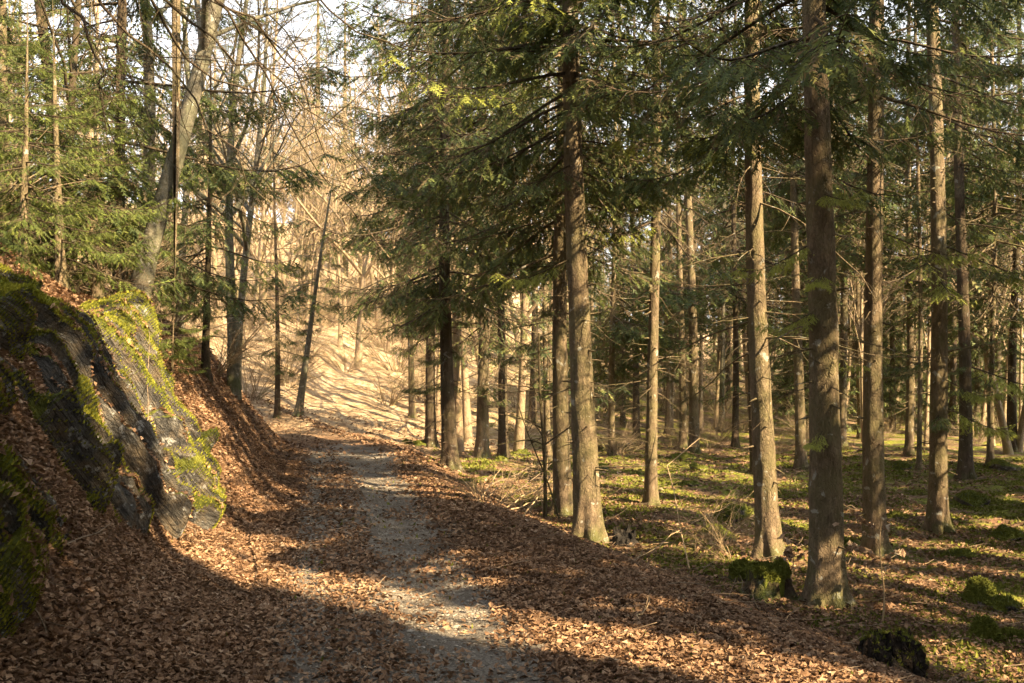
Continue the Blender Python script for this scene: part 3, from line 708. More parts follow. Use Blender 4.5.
# bare tree out of frame at the left whose limbs hang across the top
def overhang():
    base = np.array([-5.6, 7.2, 0.0]); base[2] = H1(base[0], base[1])-0.1
    r = np.random.default_rng(9); mb = MB(); n = 10; t = np.linspace(0, 1, n)
    tr = np.stack([base[0]+0.9*t, base[1]+0.3*t, base[2]+6.5*t], 1)[None]
    V, T = tubes(tr-base, (0.14*(1-0.75*t))[None], 14); mb.add(V, T, 0)
    limbs = [[(60, -90, 7.4), (150, -10, 7.6), (225, 55, 8.0), (290, 90, 8.4), (345, 130, 8.8)],
             [(80, -110, 7.4), (190, -40, 7.6), (300, -20, 8.2), (360, 30, 8.8), (430, 65, 9.2)],
             [(60, -80, 7.3), (100, 0, 7.6), (160, 60, 7.8), (215, 130, 8.0), (262, 205, 8.3)],
             [(70, -100, 7.3), (200, -20, 7.9), (262, 60, 8.4), (300, 150, 8.9), (352, 210, 9.3)],
             [(40, -60, 7.3), (78, 20, 7.5), (96, 60, 7.7), (106, 85, 7.9), (108, 100, 8.0)],
             [(120, -120, 7.6), (250, -60, 8.2), (340, -30, 8.6), (400, 0, 9.0), (470, 20, 9.4)],
             [(60, -70, 7.4), (170, 20, 8.2), (200, 70, 8.7), (260, 95, 9.2), (330, 110, 9.8)],
             [(60, -90, 7.4), (200, 5, 8.2), (260, 25, 8.7), (300, 75, 9.2), (330, 170, 9.8)]]
    P = []
    for l in limbs:
        c = np.array([at(*q) for q in l])
        f = np.linspace(0, 4, 12); i = np.clip(f.astype(int), 0, 3); g = (f-i)[:, None]
        q = c[i]*(1-g)+c[i+1]*g+r.normal(0, 0.035, (12, 3)); P.append(q-base)
    P = np.array(P)
    # join each limb to the trunk
    root = np.repeat((tr[0, 7:8]-base)[None], len(P), 0)+np.linspace(-0.6, 0.9, len(P))[:, None, None]*np.array([0.1, 0, 1.])
    P = np.concatenate([root, P], 1)
    R = np.linspace(0.017, 0.004, 13)[None].repeat(len(P), 0)
    V, T = tubes(P, R, 5); mb.add(V, T, 0)
    for m, lf, rr_ in ((14, (0.3, 1.2), 0.0045), (5, (0.1, 0.5), 0.0028)):
        idx = np.repeat(np.arange(len(P)), m); tt = r.uniform(0.2, 1, len(idx))
        p, d, rr = pick(P, R, idx, tt)
        dd = unit(d*0.8+r.normal(0, 0.55, (len(p), 3)))
        P = polyline(p, dd, r.uniform(*lf, len(p)), 6, r, 0.1, 0.13); R = np.linspace(1, 0.5, 6)[None]*np.full((len(p), 1), rr_)
        V, T = tubes(P, R, 3); mb.add(V, T, 0)
    o = mb.build('overhanging_tree', M_SPRUCE_D, None, smooth=True); o.location = base
    tag(o, 'bare tree beyond the left edge whose thin dark limbs hang across the top', 'tree')
overhang()
rng = np.random.default_rng(77)
# hillside trees
hill_spots = []
tries = 0
while len(hill_spots) < 290 and tries < 20000:
    tries += 1
    y = 24+rng.uniform(0, 1)**1.3*110
    x = rng.uniform(-0.62, 0.62)*y
    px = 512+x/y*F
    if y < 37 and 285 < px < 430: continue
    if x > path_c(min(y, 29))-2.5 and y < 31 and px < 440: continue
    if px > 560 and y < 34: continue
    if px < 230 and y < 36: continue
    if not ok_spot(x, y, hill_spots, 1.2+y*0.012): continue
    hill_spots.append((x, y))
for (x, y) in hill_spots:
    if y > 56: FARWOOD.append((x, y)); continue
    px = 512+x/y*F
    if px < 440: lab, grp = 'bare tan tree on the sunlit hillside at left beyond the bend', 'bare trees on the left hillside'
    else: lab, grp = 'bare pale tree on the far slope behind the right hand spruces', 'bare trees on the right slope'
    s = rng.uniform(0.55, 1.15)
    bare(x, y, s*rng.uniform(0.8, 1.1), BT[rng.integers(7)], lab, grp, rng.uniform(0, 6.28), tilt=rng.normal(0, 0.06), sz=s)
for k in range(26):      # thin pale stems standing in the right background
    y = rng.uniform(30, 50); x = y*rng.uniform(0.13, 0.52)
    bare(x, y, rng.uniform(0.45, 0.6), BT[rng.integers(7)], 'slim pale bare stem rising behind the mossy floor', 'slim bare stems behind the mossy floor', rng.uniform(0, 6), sz=0.85)
for k in range(95):      # a thick stand on the skyline beyond the bend
    y = rng.uniform(44, 100); px = rng.uniform(190, 470); x = (px-512)/F*y
    if y > 56:
        if not (240 < px < 340 and k % 3): FARWOOD.append((x, y))
        continue
    bare(x, y, rng.uniform(0.6, 0.95), BT[rng.integers(7)], 'bare tan tree in the thick stand on the skyline beyond the bend', 'bare trees on the skyline beyond the bend', rng.uniform(0, 6), tilt=rng.normal(0, 0.05))
# leaning pale stems at the right edge
for k, (px, d, tl, lab) in enumerate(((1000, 27, -0.12, 'pale birch stem leaning left near the right edge'), (1018, 28, -0.18, 'second pale birch stem leaning at the right edge'), (985, 30, 0.03, 'upright pale birch stem near the right edge'))):
    bare((px-512)/F*d, d, 0.75, BT[k], lab, 'pale birch stems at the right edge', k*2.0, tilt=tl)
mb = MB()
for (x, y) in FARWOOD:
    V, T = LT[rng.integers(4)]; a = rng.uniform(0, 6.28); c_, s_ = math.cos(a), math.sin(a); k = rng.uniform(0.5, 0.85); tl = rng.normal(0, 0.06)
    W = np.stack([V[:, 0]*c_-V[:, 1]*s_+tl*V[:, 2], V[:, 0]*s_+V[:, 1]*c_, V[:, 2]], 1)*k+np.array([x, y, H1(x, y)-0.05])
    mb.add(W, T, 0)
tag(mb.build('woodland', M_TAN, None, smooth=True), 'far off bare woodland on the slopes', kind='stuff')
# far conifers sharing one crown, on the skyline at left
def conifer_proto(seed, mat):
    r = np.random.default_rng(seed); b = []
    z = 1.5
    while z < 15.5:
        L = 2.3*(1-z/16.5)+0.3
        for k in range(5): b.append((np.array([0, 0, z]), r.uniform(0, 6.28), r.uniform(-0.3, 0.05), L*r.uniform(0.7, 1.1), False))
        z += 0.5
    return crown_mesh(b, np.zeros(3), r, False, 0.15)
CP = []
for k in range(2):
    o = conifer_proto(900+k, None).build('crown', [M_NEEDLE, M_SPRUCE_D], None); CP.append(o.data); bpy.data.objects.remove(o)
mb = MB(); V, T = tubes(np.array([[[0, 0, -0.3], [0, 0, 8], [0, 0, 16.]]]), np.array([[0.2, 0.12, 0.02]]), 8); mb.add(V, T); o = mb.build('trunk', M_SPRUCE, None, smooth=True); TRD = o.data; bpy.data.objects.remove(o)
def far_conifer(px, d, s, lab, grp='conifers on the far hillside'):
    x = (px-512)/F*d
    e = empty('conifer_tree', (x, d, H1(x, d)), lab, 'conifer', grp); e.scale = (s, s, s); e.rotation_euler[2] = px
    for nm, me in (('trunk', TRD), ('crown', CP[int(px) % 2])):
        c = bpy.data.objects.new(nm, me); COL.objects.link(c); c.parent = e
for px, d, s, lab in ((318, 58, 1.25, 'tall conifer alone in the sky gap above the bend'), (345, 66, 1.2, 'conifer right of the tall one in the sky gap'), (215, 60, 0.9, 'far conifer seen through the twigs left of the sky gap'),
                   (150, 48, 0.8, 'far conifer behind the leaning beech'), (20, 40, 0.8, 'far conifer behind the top left boughs'), (90, 52, 0.9, 'far conifer between the two left beeches'),
                   (985, 48, 0.9, 'far conifer at the right edge'), (900, 60, 0.9, 'far conifer behind the straight trunks at right'), (400, 52, 0.9, 'far conifer behind the dense spruces'),
                   (560, 60, 0.9, 'far conifer behind the scraped trunk'), (660, 66, 0.9, 'far conifer behind the slim grey trunk'), (1010, 34, 0.55, 'small conifer on the mossy rise')):
    far_conifer(px, d, s, lab)
for k in range(64):
    d = 34+48*rng.uniform()**1.2; px = rng.uniform(470, 1030)
    if d < 44 and px < 560: continue
    far_conifer(px, d, rng.uniform(0.4, 0.85), 'spruce filling the background between the bare stems on the far right slope', 'background spruces on the far right slope')
# leafless shrubs
def shrub_mesh(seed, n=26, L=1.6, thick=0.006, mat=None, droop=0.5):
    r = np.random.default_rng(seed); mb = MB()
    a = r.uniform(0, 6.28, n); d = unit(np.stack([np.cos(a)*0.6, np.sin(a)*0.6, r.uniform(0.5, 1.2, n)], 1))
    P = polyline(np.stack([0.1*np.cos(a), 0.1*np.sin(a), 0*a-0.05], 1), d, r.uniform(0.5, 1, n)*L, 8, r, droop, 0.1)
    R = np.linspace(1, 0.35, 8)[None]*np.full((n, 1), thick); V, T = tubes(P, R, 4); mb.add(V, T)
    for m, f in ((7, 0.35), (4, 0.3)):
        idx = np.repeat(np.arange(len(P)), m); tt = r.uniform(0.2, 1, len(idx)); p, dd, rr = pick(P, R, idx, tt)
        P = polyline(p, unit(dd+r.normal(0, 0.5, (len(p), 3))), r.uniform(0.4, 1, len(p))*L*f, 5, r, 0.15, 0.15)
        R = np.maximum(0.0015, rr*0.55)[:, None]*np.linspace(1, 0.5, 5)[None]; V, T = tubes(P, R, 3); mb.add(V, T); L *= 0.5
    o = mb.build('bare_shrub', mat or M_TAN, None, smooth=True); me = o.data; bpy.data.objects.remove(o); return me
SH = [shrub_mesh(60+k, thick=0.012, L=2.2) for k in range(3)]; SHS = [shrub_mesh(70+k, n=16, L=1.2, mat=M_STRAW, droop=0.9) for k in range(2)]
k = 0
for (px, py, s, lab) in ((388, 405, 1.1, 'pale leafless shrub in the sun beyond the bend'), (425, 400, 1.3, 'leafless shrub behind the left one of the dense spruces'), (345, 372, 0.9, 'leafless shrub up on the sunlit slope'),
                    (455, 415, 1.2, 'tangled shrub behind the dense spruces'), (250, 400, 1.1, 'twiggy shrub on the far bank'), (215, 372, 0.9, 'twiggy shrub above the leaf slope'),
                    (515, 445, 0.8, 'twiggy shrub left of the scraped trunk'), (905, 395, 1.4, 'arching shrub behind the flared trunk'), (985, 385, 1.5, 'arching shrub on the mossy rise'),
                    (600, 425, 1.2, 'twiggy shrub behind the scraped trunk'), (720, 415, 1.3, 'twiggy shrub far behind the pair'), (780, 405, 1.3, 'twiggy shrub far behind the brown trunk'), (660, 410, 1.2, 'twiggy shrub far behind the slim grey trunk')):
    x, d, z = ray(px, py); k += 1
    bare(x, d, s, SH[k % 3], lab, 'leafless shrubs', k, name='bare_shrub', cat='shrub')
for j in range(9):
    px = rng.uniform(300, 440); d = rng.uniform(40, 52)
    bare((px-512)/F*d, d, rng.uniform(0.5, 1.1), SH[j % 3], 'leafless shrub veiling the sunlit clearing beyond the bend', 'shrubs in the sunlit clearing beyond the bend', j*2.1, name='bare_shrub', cat='shrub')
for j in range(240):     # undergrowth on the far slopes
    y = 27+rng.uniform(0, 1)**1.2*60; x = rng.uniform(-0.6, 0.6)*y; px = 512+x/y*F
    if 300 < px < 420 and y < 35: continue
    if x > path_c(min(y, 29))-2.5 and y < 31 and px < 440: continue
    side = px < 440
    bare(x, y, rng.uniform(0.8, 1.6) if px < 440 else rng.uniform(0.3, 0.8), SH[j % 3], 'leafless undergrowth shrub on the left hillside' if side else 'leafless undergrowth shrub on the far right slope',
         'undergrowth on the left hillside' if side else 'undergrowth on the far right slope', j*1.7, name='bare_shrub', cat='shrub')
for (px, py, s, lab) in ((715, 545, 0.9, 'dry arching grassy twigs left of the mossy log stump'), (490, 505, 0.8, 'dry pale twigs on the edge of the shoulder'), (735, 560, 0.7, 'dry twigs right behind the mossy log stump'), (530, 500, 0.8, 'dry twig tangle left of the scraped trunk')):
    x, d, z = ray(px, py); k += 1
    bare(x, d, s, SHS[k % 2], lab, None, k*1.3, name='dry_twig_clump', cat='dry twigs')
for (x, y, lab) in ((-6.2, 11.2, 'twiggy thicket at the crest of the left bank'), (-6.9, 13, 'twiggy thicket behind the bank crest'), (-5.6, 13.5, 'twiggy thicket under the leaning beech'), (-7.4, 15.5, 'twiggy thicket under the dark spruces'), (-5.8, 16.5, 'twiggy thicket above the far bank'), (-8.0, 12.5, 'twiggy thicket at the left edge')):
    k += 1; bare(x, y, 0.85, SH[k % 3], lab, None, k, name='bare_shrub', cat='shrub')
print('trees done', round(time.time()-T0, 1))

# ------------------------------------------------------------------ rocks
def furry(o, n, rz=0.0, zmin=0.1):
    me = o.data; V = np.zeros(len(me.vertices)*3, np.float32); me.vertices.foreach_get('co', V); V = V.reshape(-1, 3).astype(float)
    T = np.zeros(len(me.polygons)*3, np.int32); me.polygons.foreach_get('vertices', T); T = T.reshape(-1, 3)
    N = np.cross(V[T[:, 1]]-V[T[:, 0]], V[T[:, 2]]-V[T[:, 0]]); A = np.linalg.norm(N, axis=1); N = unit(N)
    c0 = V.mean(0); fl = np.sign(np.sum((V[T].mean(1)-c0)*N, 1)); N = N*fl[:, None]; A = A*(N[:, 2] > zmin)
    g = np.random.default_rng(len(FURRY)+3); k = g.choice(len(T), n, p=A/A.sum()); b_ = g.dirichlet((1, 1, 1), n)
    P = (V[T[k]]*b_[:, :, None]).sum(1); Nn = N[k]
    ca, sa = math.cos(rz), math.sin(rz); Rm = np.array([[ca, -sa, 0], [sa, ca, 0], [0, 0, 1]])
    loc = np.array(o.parent.location if o.parent else o.location)
    FURRY.append((P@Rm.T+loc, Nn@Rm.T))
FURRY = []
ROCK_LEAVES = []; ROCK_MOSS = []
def bedded_rock(y0, y1, t0, t1, seed, label, amp=0.28, up=0.0, mossiness=1.0, dip=0.75):
    """bedded outcrop: thin beds standing proud of the bank by different amounts, its rim buried in the bank"""
    ny = int((y1-y0)/0.012); nt_ = int((t1-t0)/0.013)
    U_, Y_ = np.meshgrid(np.linspace(t0, t1, nt_), np.linspace(y0, y1, ny), indexing='ij')
    u = U_.ravel(); y = Y_.ravel()
    x = path_c(y)-1.15-u
    zt = height(x, y)-0.01
    wq = y+dip*(u-t0)+0.10*fbm(u*1.1, y*1.1, seed=seed, o=3)           # bed coordinate
    disp = np.zeros(len(u)); edge = np.zeros(len(u)); mo = np.zeros(len(u))
    for sc_, am in ((2.0, 1.0), (5.5, 0.45), (11, 0.14)):
        q = wq*sc_+0.25*noise(u*2.2, y*0+seed, seed=seed+2)*sc_/6; b_ = np.floor(q); f = q-b_
        hb = _hash(b_.astype(np.int64), np.floor(u*0.9*sc_/3+_hash(b_.astype(np.int64), 0*b_.astype(np.int64), 0*b_.astype(np.int64), seed+7)*3).astype(np.int64), 0*b_.astype(np.int64), seed+int(sc_))
        hn = _hash((b_-1).astype(np.int64), np.floor(u*0.9*sc_/3+_hash((b_-1).astype(np.int64), 0*b_.astype(np.int64), 0*b_.astype(np.int64), seed+7)*3).astype(np.int64), 0*b_.astype(np.int64), seed+int(sc_))
        k = np.clip(f/0.06, 0, 1); k = k*k*(3-2*k)
        disp += am*(hn*(1-k)+hb*k-0.22*f)
        if sc_ < 6: mo = hb*k+hn*(1-k)-0.5*f
    ev = np.minimum(np.minimum((u-t0)/0.25, (t1-u)/0.35), np.minimum((y-y0)/0.16, (y1-y)/0.30))
    ev = np.clip(ev+0.5*fbm(u*2.0, y*2.0, seed=seed+11, o=3), -0.5, 1)
    cr = np.floor(u*2.1+0.8*fbm(u, wq*2, seed=seed+31, o=2)+_hash(np.floor(wq*2.0).astype(np.int64), 0*b_.astype(np.int64), 0*b_.astype(np.int64), seed+3))
    blk = _hash(cr.astype(np.int64), np.floor(wq*2.0).astype(np.int64), 0*b_.astype(np.int64), seed+41)
    h = amp*1.25*(disp-0.42+0.42*(blk-0.5))+0.06*fbm(u*3.5, wq*7, seed=seed+5, o=4)+0.02*np.abs(fbm(u*12, wq*18, seed=seed+6, o=3))+up
    h = np.where(h > 0, h*np.clip(ev*1.6, 0, 1), h)-0.35*np.clip(0.40-ev, 0, 1)+0.11*fbm(x*2.4, y*2.4, zt*2.4, seed=seed+51, o=5)+0.05*np.abs(fbm(x*7, y*7, zt*7, seed=seed+55, o=4))
    hg = h.reshape(nt_, ny)
    for _ in range(2):
        q = np.pad(hg, 1, mode='edge'); hg = (q[:-2, 1:-1]+q[2:, 1:-1]+q[1:-1, :-2]+q[1:-1, 2:]+2*q[1:-1, 1:-1])/6
    st = fbm(u*0.7, wq*5, seed=seed+8, o=3)
    mv = np.clip((0.42+1.0*(mo-0.35)+0.9*st+0.35*sst(1.0, 2.2, u))*mossiness, 0, 1)
    h = hg.ravel()+0.035*sst(0.5, 0.75, mv)*(1+0.5*fbm(u*14, y*14, seed=seed+70, o=2))+0.09*(1-np.abs(fbm(u*1.3, wq*4.5, seed=seed+71, o=4))*3)*0.5*np.clip(ev, 0, 1)
    n = np.array([0.80, -0.12, 0.58])
    P = np.stack([x, y, zt], 1)+h[:, None]*n
    c = P.mean(0); c[2] -= 0.4; mb = MB()
    t = grid_tris(nt_, ny); a = P[t[:, 1]]-P[t[:, 0]]; bb = P[t[:, 2]]-P[t[:, 0]]
    if np.cross(a, bb)[:, 0].mean() < 0: t = t[:, ::-1]
    st = fbm(u*0.7, wq*5, seed=seed+8, o=3)
    mv = np.clip((0.42+1.0*(mo-0.35)+0.9*st+0.35*sst(1.0, 2.2, u))*mossiness, 0, 1)
    N = len(P); Q = P-n*0.55; t2 = t[:, ::-1]+N
    ii = np.arange(nt_*ny).reshape(nt_, ny); rim = np.concatenate([ii[:, 0], ii[-1, 1:], ii[-2::-1, -1], ii[0, -2:0:-1]]); r2 = np.roll(rim, -1)
    side = np.concatenate([np.stack([rim, rim+N, r2+N], 1), np.stack([rim, r2+N, r2], 1)])
    if (np.cross(a, bb)[:, 0].mean() < 0): side = side[:, ::-1]
    tt_ = np.concatenate([t, t2, side])
    mb.add(np.concatenate([P, Q])-c, tt_, 0, np.concatenate([mv[t].mean(1), np.zeros(len(t2)+len(side))]))
    rg_ = np.random.default_rng(seed); g = np.gradient((h*np.ones(1)).reshape(nt_, ny), axis=1).ravel()
    k = rg_.integers(0, N, 14000); k = k[(h[k] > 0.02) & (np.abs(g[k]) < 0.012) & (noise(x[k]*3.5, y[k]*3.5, seed=seed+60) > 0.02)][:1500]; ROCK_LEAVES.append(P[k]+n*0.012)
    k = rg_.integers(0, N, 90000); k = k[(h[k] > 0.0) & (mv[k] > 0.58)][:24000]; ROCK_MOSS.append((P[k], np.tile([0.6, -0.1, 0.8], (len(k), 1))))
    o = mb.build('rock_outcrop', M_ROCK, None, smooth=False); o.location = c
    ba = o.data.attributes.new('bed', 'FLOAT_VECTOR', 'POINT'); ba.data.foreach_set('vector', np.tile(np.stack([u*1.6, wq*9, h*6+zt*0.4], 1), (2, 1)).astype(np.float32).ravel())
    return tag(o, label, 'rock')
for args in ((4.6, 5.75, 0.98, 2.1, 11, 'moss covered rock face at the bottom left corner', 0.26, 0.03, 1.7),
             (5.75, 7.15, 0.95, 2.5, 12, 'dark grey slab of rock slanting down under the moss band', 0.36, 0.06, 1.1),
             (7.25, 8.15, 0.80, 2.3, 13, 'narrow mossy rib of rock right of the dark slab', 0.26, 0.03, 1.5),
             (8.1, 9.7, 0.70, 2.7, 14, 'broad brown rock with a sunlit moss stripe along its top', 0.36, -0.03, 1.05),
             (9.6, 11.0, 0.55, 2.0, 15, 'cracked grey rock at the end of the outcrop beside the track', 0.36, -0.03, 1.05),
             (8.9, 10.2, 2.9, 4.1, 17, 'rounded mossy rock on the bank crest at the left edge', 0.22, 0.05, 1.8)):
    bedded_rock(*args)

def blob(name, px, py, r, label, cat, mat, seed, sq=1.0, h=None, group=None, d=None):
    x, d_, z = ray(px, py); 
    nu, nv = 26, 32; a = np.linspace(0, math.pi, nu); b_ = np.arange(nv)*2*math.pi/nv; A_, B_ = np.meshgrid(a, b_, indexing='ij')
    P = np.stack([np.sin(A_)*np.cos(B_), np.sin(A_)*np.sin(B_), np.cos(A_)], -1).reshape(-1, 3)
    P = P*(1+0.75*fbm(P[:, 0]*1.8+seed, P[:, 1]*1.8, P[:, 2]*1.8, seed=seed, o=5))[:, None]*np.array([r, r*sq, h or r*0.6])
    mb = MB(); mb.add(P, grid_tris(nu, nv, True)[:, ::-1]); o = mb.build(name, mat, None, smooth=True); o.location = (x, d_+r*0.5, H1(x, d_)-0.12*r)
    o.rotation_euler[2] = seed
    furry(o, int(min(5000, 1800*(r/0.2)**2*(8/max(d_, 5)))), seed, 0.25)
    return tag(o, label, cat, group)
for k, (px, py, r, lab) in enumerate(((422, 447, 0.30, 'grey mossy boulder at the foot of the three dense spruces'), (408, 444, 0.20, 'small boulder left of the grey mossy boulder'), (466, 486, 0.20, 'bright mossy stone on the track shoulder'),
        (470, 474, 0.16, 'dark mossy stone behind the bright one'), (520, 455, 0.28, 'mossy boulder behind the twiggy shrub'), (500, 462, 0.2, 'low mossy stone near the right dense spruce'),
        (735, 520, 0.35, 'dark mossy mound behind the straight brown trunk'), (720, 540, 0.25, 'mossy mound in the twigs left of the straight brown trunk'), (690, 486, 0.22, 'small mossy stone near the slim grey trunk'),
        (682, 460, 0.32, 'lit mossy stone below the pair of trunks'), (760, 500, 0.3, 'mossy mound behind the brown trunk'), (845, 548, 0.18, 'mossy hump right behind the thickest trunk'),
        (905, 470, 0.3, 'mossy hump at far right between trunks'), (975, 505, 0.4, 'lit mossy hump right of the flared trunk'), (1000, 470, 0.4, 'mossy hump on the rise at the right'), (1010, 540, 0.3, 'dark mossy hump at the right edge'),
        (640, 475, 0.2, 'low mossy hump left of the slim grey trunk'), (700, 470, 0.22, 'mossy hump below the right trunk of the pair'), (960, 560, 0.22, 'flat mossy hump near the mossy stump'), (600, 470, 0.25, 'mossy hump behind the scraped trunk'),
        (560, 470, 0.25, 'mossy hump in the twig heap'), (900, 520, 0.2, 'mossy hump between the two trunks at right'), (1005, 612, 0.2, 'mossy hump by the small dark stump'))):
    blob('mossy_boulder', px, py, r, lab, 'mossy stone', M_BOULDER, 20+k, 0.8)

# ------------------------------------------------------------------ stumps
def stump(px, py, r, h, label, seed, mat, moss_top=True, mossmat=M_MOSS, wid=1.0, jag=0.3, lean=0.0, rounded=False):
    x, d, z = ray(px, py)
    e = empty('tree_stump', (x, d+r*0.7, H1(x, d+r*0.7)-0.03), label, 'stump'); e.rotation_euler[2] = seed
    nz, ns = 40, 96; zs = np.linspace(-0.12, 1, nz); a = np.arange(ns)*2*math.pi/ns; A_, Z_ = np.meshgrid(a, zs)
    top = h*(1+jag*fbm(np.cos(A_)*3.2+seed, np.sin(A_)*3.2, seed=seed, o=4)+jag*0.5*np.sin(A_+seed))
    rr = r*(1+0.5*np.exp(-np.maximum(Z_, 0)*4)*(1+0.5*np.sin(A_*4+seed)))*(1+0.30*fbm(np.cos(A_)*3.5, np.sin(A_)*3.5, Z_*2.2+seed, seed=seed+1, o=5))*(1-0.12*Z_)
    if rounded: rr = rr*np.sqrt(np.clip(1-0.8*np.clip(Z_, 0, 1)**4, 0, 1))*(1+0.06*fbm(np.cos(A_)*12, np.sin(A_)*12, Z_*7, seed=seed+9, o=3))
    P = np.stack([rr*np.cos(A_)*wid+lean*Z_*h, rr*np.sin(A_), Z_*top], -1)
    mb = MB(); mb.add(P.reshape(-1, 3), grid_tris(nz, ns, True), 0)
    P2 = P[-1]; c = P2.mean(0)-np.array([0, 0, 0.03]); rings = [P2]
    for f in (0.93, 0.85, 0.75, 0.65, 0.55, 0.42, 0.3, 0.15, 0.01):
        q = c+(P2-c)*np.array([f, f, f**2.5]); q[:, 2] += (-0.02 if not rounded else 0.02*(1-f))+h*0.28*jag*2*fbm(q[:, 0]*14, q[:, 1]*14, seed=seed, o=4)*(1-f*0.5); q[:, :2] += 0.018*fbm(q[:, 0:1]*35, q[:, 1:2]*35, q[:, 2:3]*35+f*9, seed=seed+2, o=2)*(f < 0.9); rings.append(q)
    mb.add(np.concatenate(rings), grid_tris(10, ns, True), 0)
    so_ = mb.build('stump_wood', mat, e, smooth=False)
    if mat is M_MOSS: furry(so_, 3000, seed, -0.3)
    if moss_top:
        mt = MB(); rings = []
        for f, dz in ((1.0, -0.16), (1.05, -0.06), (1.03, 0.02), (0.8, 0.05), (0.5, 0.05), (0.02, 0.05)):
            q = c+(P2-c)*np.array([f, f, 1 if f > 0.9 else f]); q[:, 2] += dz*(0.28 if f > 1 else 1)*(1+0.2*fbm(np.cos(a)*1.5, np.sin(a)*1.5, seed=seed+3, o=1)) + 0.012*fbm(q[:, 0]*30, q[:, 1]*30, seed=seed+5, o=2); q[:, :2] += 0.012*fbm(q[:, 0:1]*30, q[:, 1:2]*30, q[:, 2:3]*30, seed=seed+6, o=2)
            rings.append(q)
        mt.add(np.concatenate(rings), grid_tris(6, ns, True), 0, 0.3)
        furry(mt.build('moss_cap', mossmat, e, smooth=True), 2600, seed, 0.0)
    return e
M_ROT = plain('rotten_wood', [(0.38, (0.010, 0.008, 0.006)), (0.55, (0.025, 0.018, 0.013)), (0.74, (0.08, 0.058, 0.04))], 14)
M_STUMPM = bark_mat('stump_bark', (0.03, 0.022, 0.014), (0.08, 0.055, 0.035), (0.14, 0.10, 0.06), 0.3, 0.9)
stump(772, 600, 0.17, 0.27, 'mossy topped old log stump on the shoulder just left of the thickest trunk', 3, M_STUMPM, wid=1.15)
stump(745, 583, 0.13, 0.14, 'low rotten end of wood beside the mossy topped stump', 4, M_STUMPM, jag=0.5)
def rotten_stump(px, py, r, h, label, seed):
    """a decayed root stock: broken upright shell with a crumbled, uneven top"""
    x, d, z = ray(px, py); e = empty('tree_stump', (x, d+r*0.7, H1(x, d+r*0.7)-0.04), label, 'stump')
    nu, nv = 90, 150; a = np.linspace(0.02, math.pi*0.62, nu); b_ = np.arange(nv)*2*math.pi/nv; A_, B_ = np.meshgrid(a, b_, indexing='ij')
    st = np.abs(np.sin(A_))**0.45; zt = np.sign(np.cos(A_))*np.abs(np.cos(A_))**0.6
    P = np.stack([st*np.cos(B_), st*np.sin(B_), zt], -1).reshape(-1, 3)
    f = 1+0.42*fbm(P[:, 0]*1.7+seed, P[:, 1]*1.7, P[:, 2]*0.8, seed=seed, o=3)-0.30*np.abs(fbm(P[:, 0]*4.5, P[:, 1]*4.5, P[:, 2]*1.2, seed=seed+2, o=4))
    W = P*np.array([r, r, h])*np.stack([f*(1.15-0.2*P[:, 2]), f*(1.15-0.2*P[:, 2]), 1+0.5*fbm(P[:, 0]*3.5, P[:, 1]*3.5, seed=seed+5, o=5)], 1)
    W += 0.012*np.stack([fbm(W[:, 0]*40, W[:, 1]*40, W[:, 2]*30, seed=seed+k, o=3) for k in (7, 8, 9)], 1)*2
    mb = MB(); mb.add(W, grid_tris(nu, nv, True)[:, ::-1]); o = mb.build('stump_wood', M_ROT, e, smooth=False)
    furry(o, 900, 0.0, 0.8)
rotten_stump(898, 676, 0.20, 0.25, 'dark rotten jagged stump at the bottom right', 5)
stump(625, 546, 0.13, 0.16, 'small charred black stump right of the scraped trunk', 6, plain('charred_wood', [(0.4, (0.008, 0.007, 0.006)), (0.7, (0.03, 0.025, 0.02))], 12), moss_top=False, jag=0.6)
stump(985, 605, 0.13, 0.24, 'bright moss covered stump near the right edge', 7, M_MOSS, moss_top=False, rounded=True, jag=0.15)
stump(989, 640, 0.10, 0.18, 'small dark mossy stump below the bright one at the right edge', 8, M_MOSS, moss_top=False, rounded=True, jag=0.15)
stump(1018, 640, 0.12, 0.08, 'low moss stump cut by the right edge', 9, M_MOSS, moss_top=False, rounded=True, jag=0.2)
# ------------------------------------------------------------------ sticks, logs, saplings
def stick(pts, r, label, name='fallen_branch', mat=M_STICK, cat='branch', twigs=6, seed=0, tl=0.3):
    rg = np.random.default_rng(seed); P0 = np.array(pts, float)
    n = 10; f = np.linspace(0, len(P0)-1, n); i = np.clip(f.astype(int), 0, len(P0)-2); g = (f-i)[:, None]
    P = (P0[i]*(1-g)+P0[i+1]*g+rg.normal(0, 0.012, (n, 3)))[None]; R = np.linspace(r, r*0.35, n)[None]
    base = P[0, 0].copy(); mb = MB(); V, T = tubes(P-base, R, 6); mb.add(V, T)
    if twigs:
        idx = np.zeros(twigs, int); tt = rg.uniform(0.2, 1, twigs); p, d, rr = pick(P-base, R, idx, tt)
        Q = polyline(p, unit(d+rg.normal(0, 0.6, (twigs, 3))), rg.uniform(0.3, 1, twigs)*tl, 5, rg, 0.1, 0.12)
        V, T = tubes(Q, np.linspace(1, 0.4, 5)[None]*(rr*0.5)[:, None], 4); mb.add(V, T)
    o = mb.build(name, mat, None, smooth=True); o.location = base
    return tag(o, label, cat)
def gp(px, py, lift=0.02):
    x, d, z = ray(px, py); return (x, d, z+lift)
stick([gp(600, 660), gp(640, 672), gp(675, 676)], 0.010, 'thin dark stick lying on the leaves at the bottom', seed=1)
stick([gp(640, 624), gp(652, 612, 0.10)], 0.006, 'short pale stick standing up from the litter', seed=2, twigs=1, mat=M_STRAW)
stick([gp(670, 618), gp(700, 615), gp(730, 628)], 0.009, 'grey stick on the leaves left of the stump', seed=3)
stick([gp(155, 500), gp(190, 530), gp(215, 560)], 0.010, 'brown twig leaning on the leaf slope below the rock', seed=4)
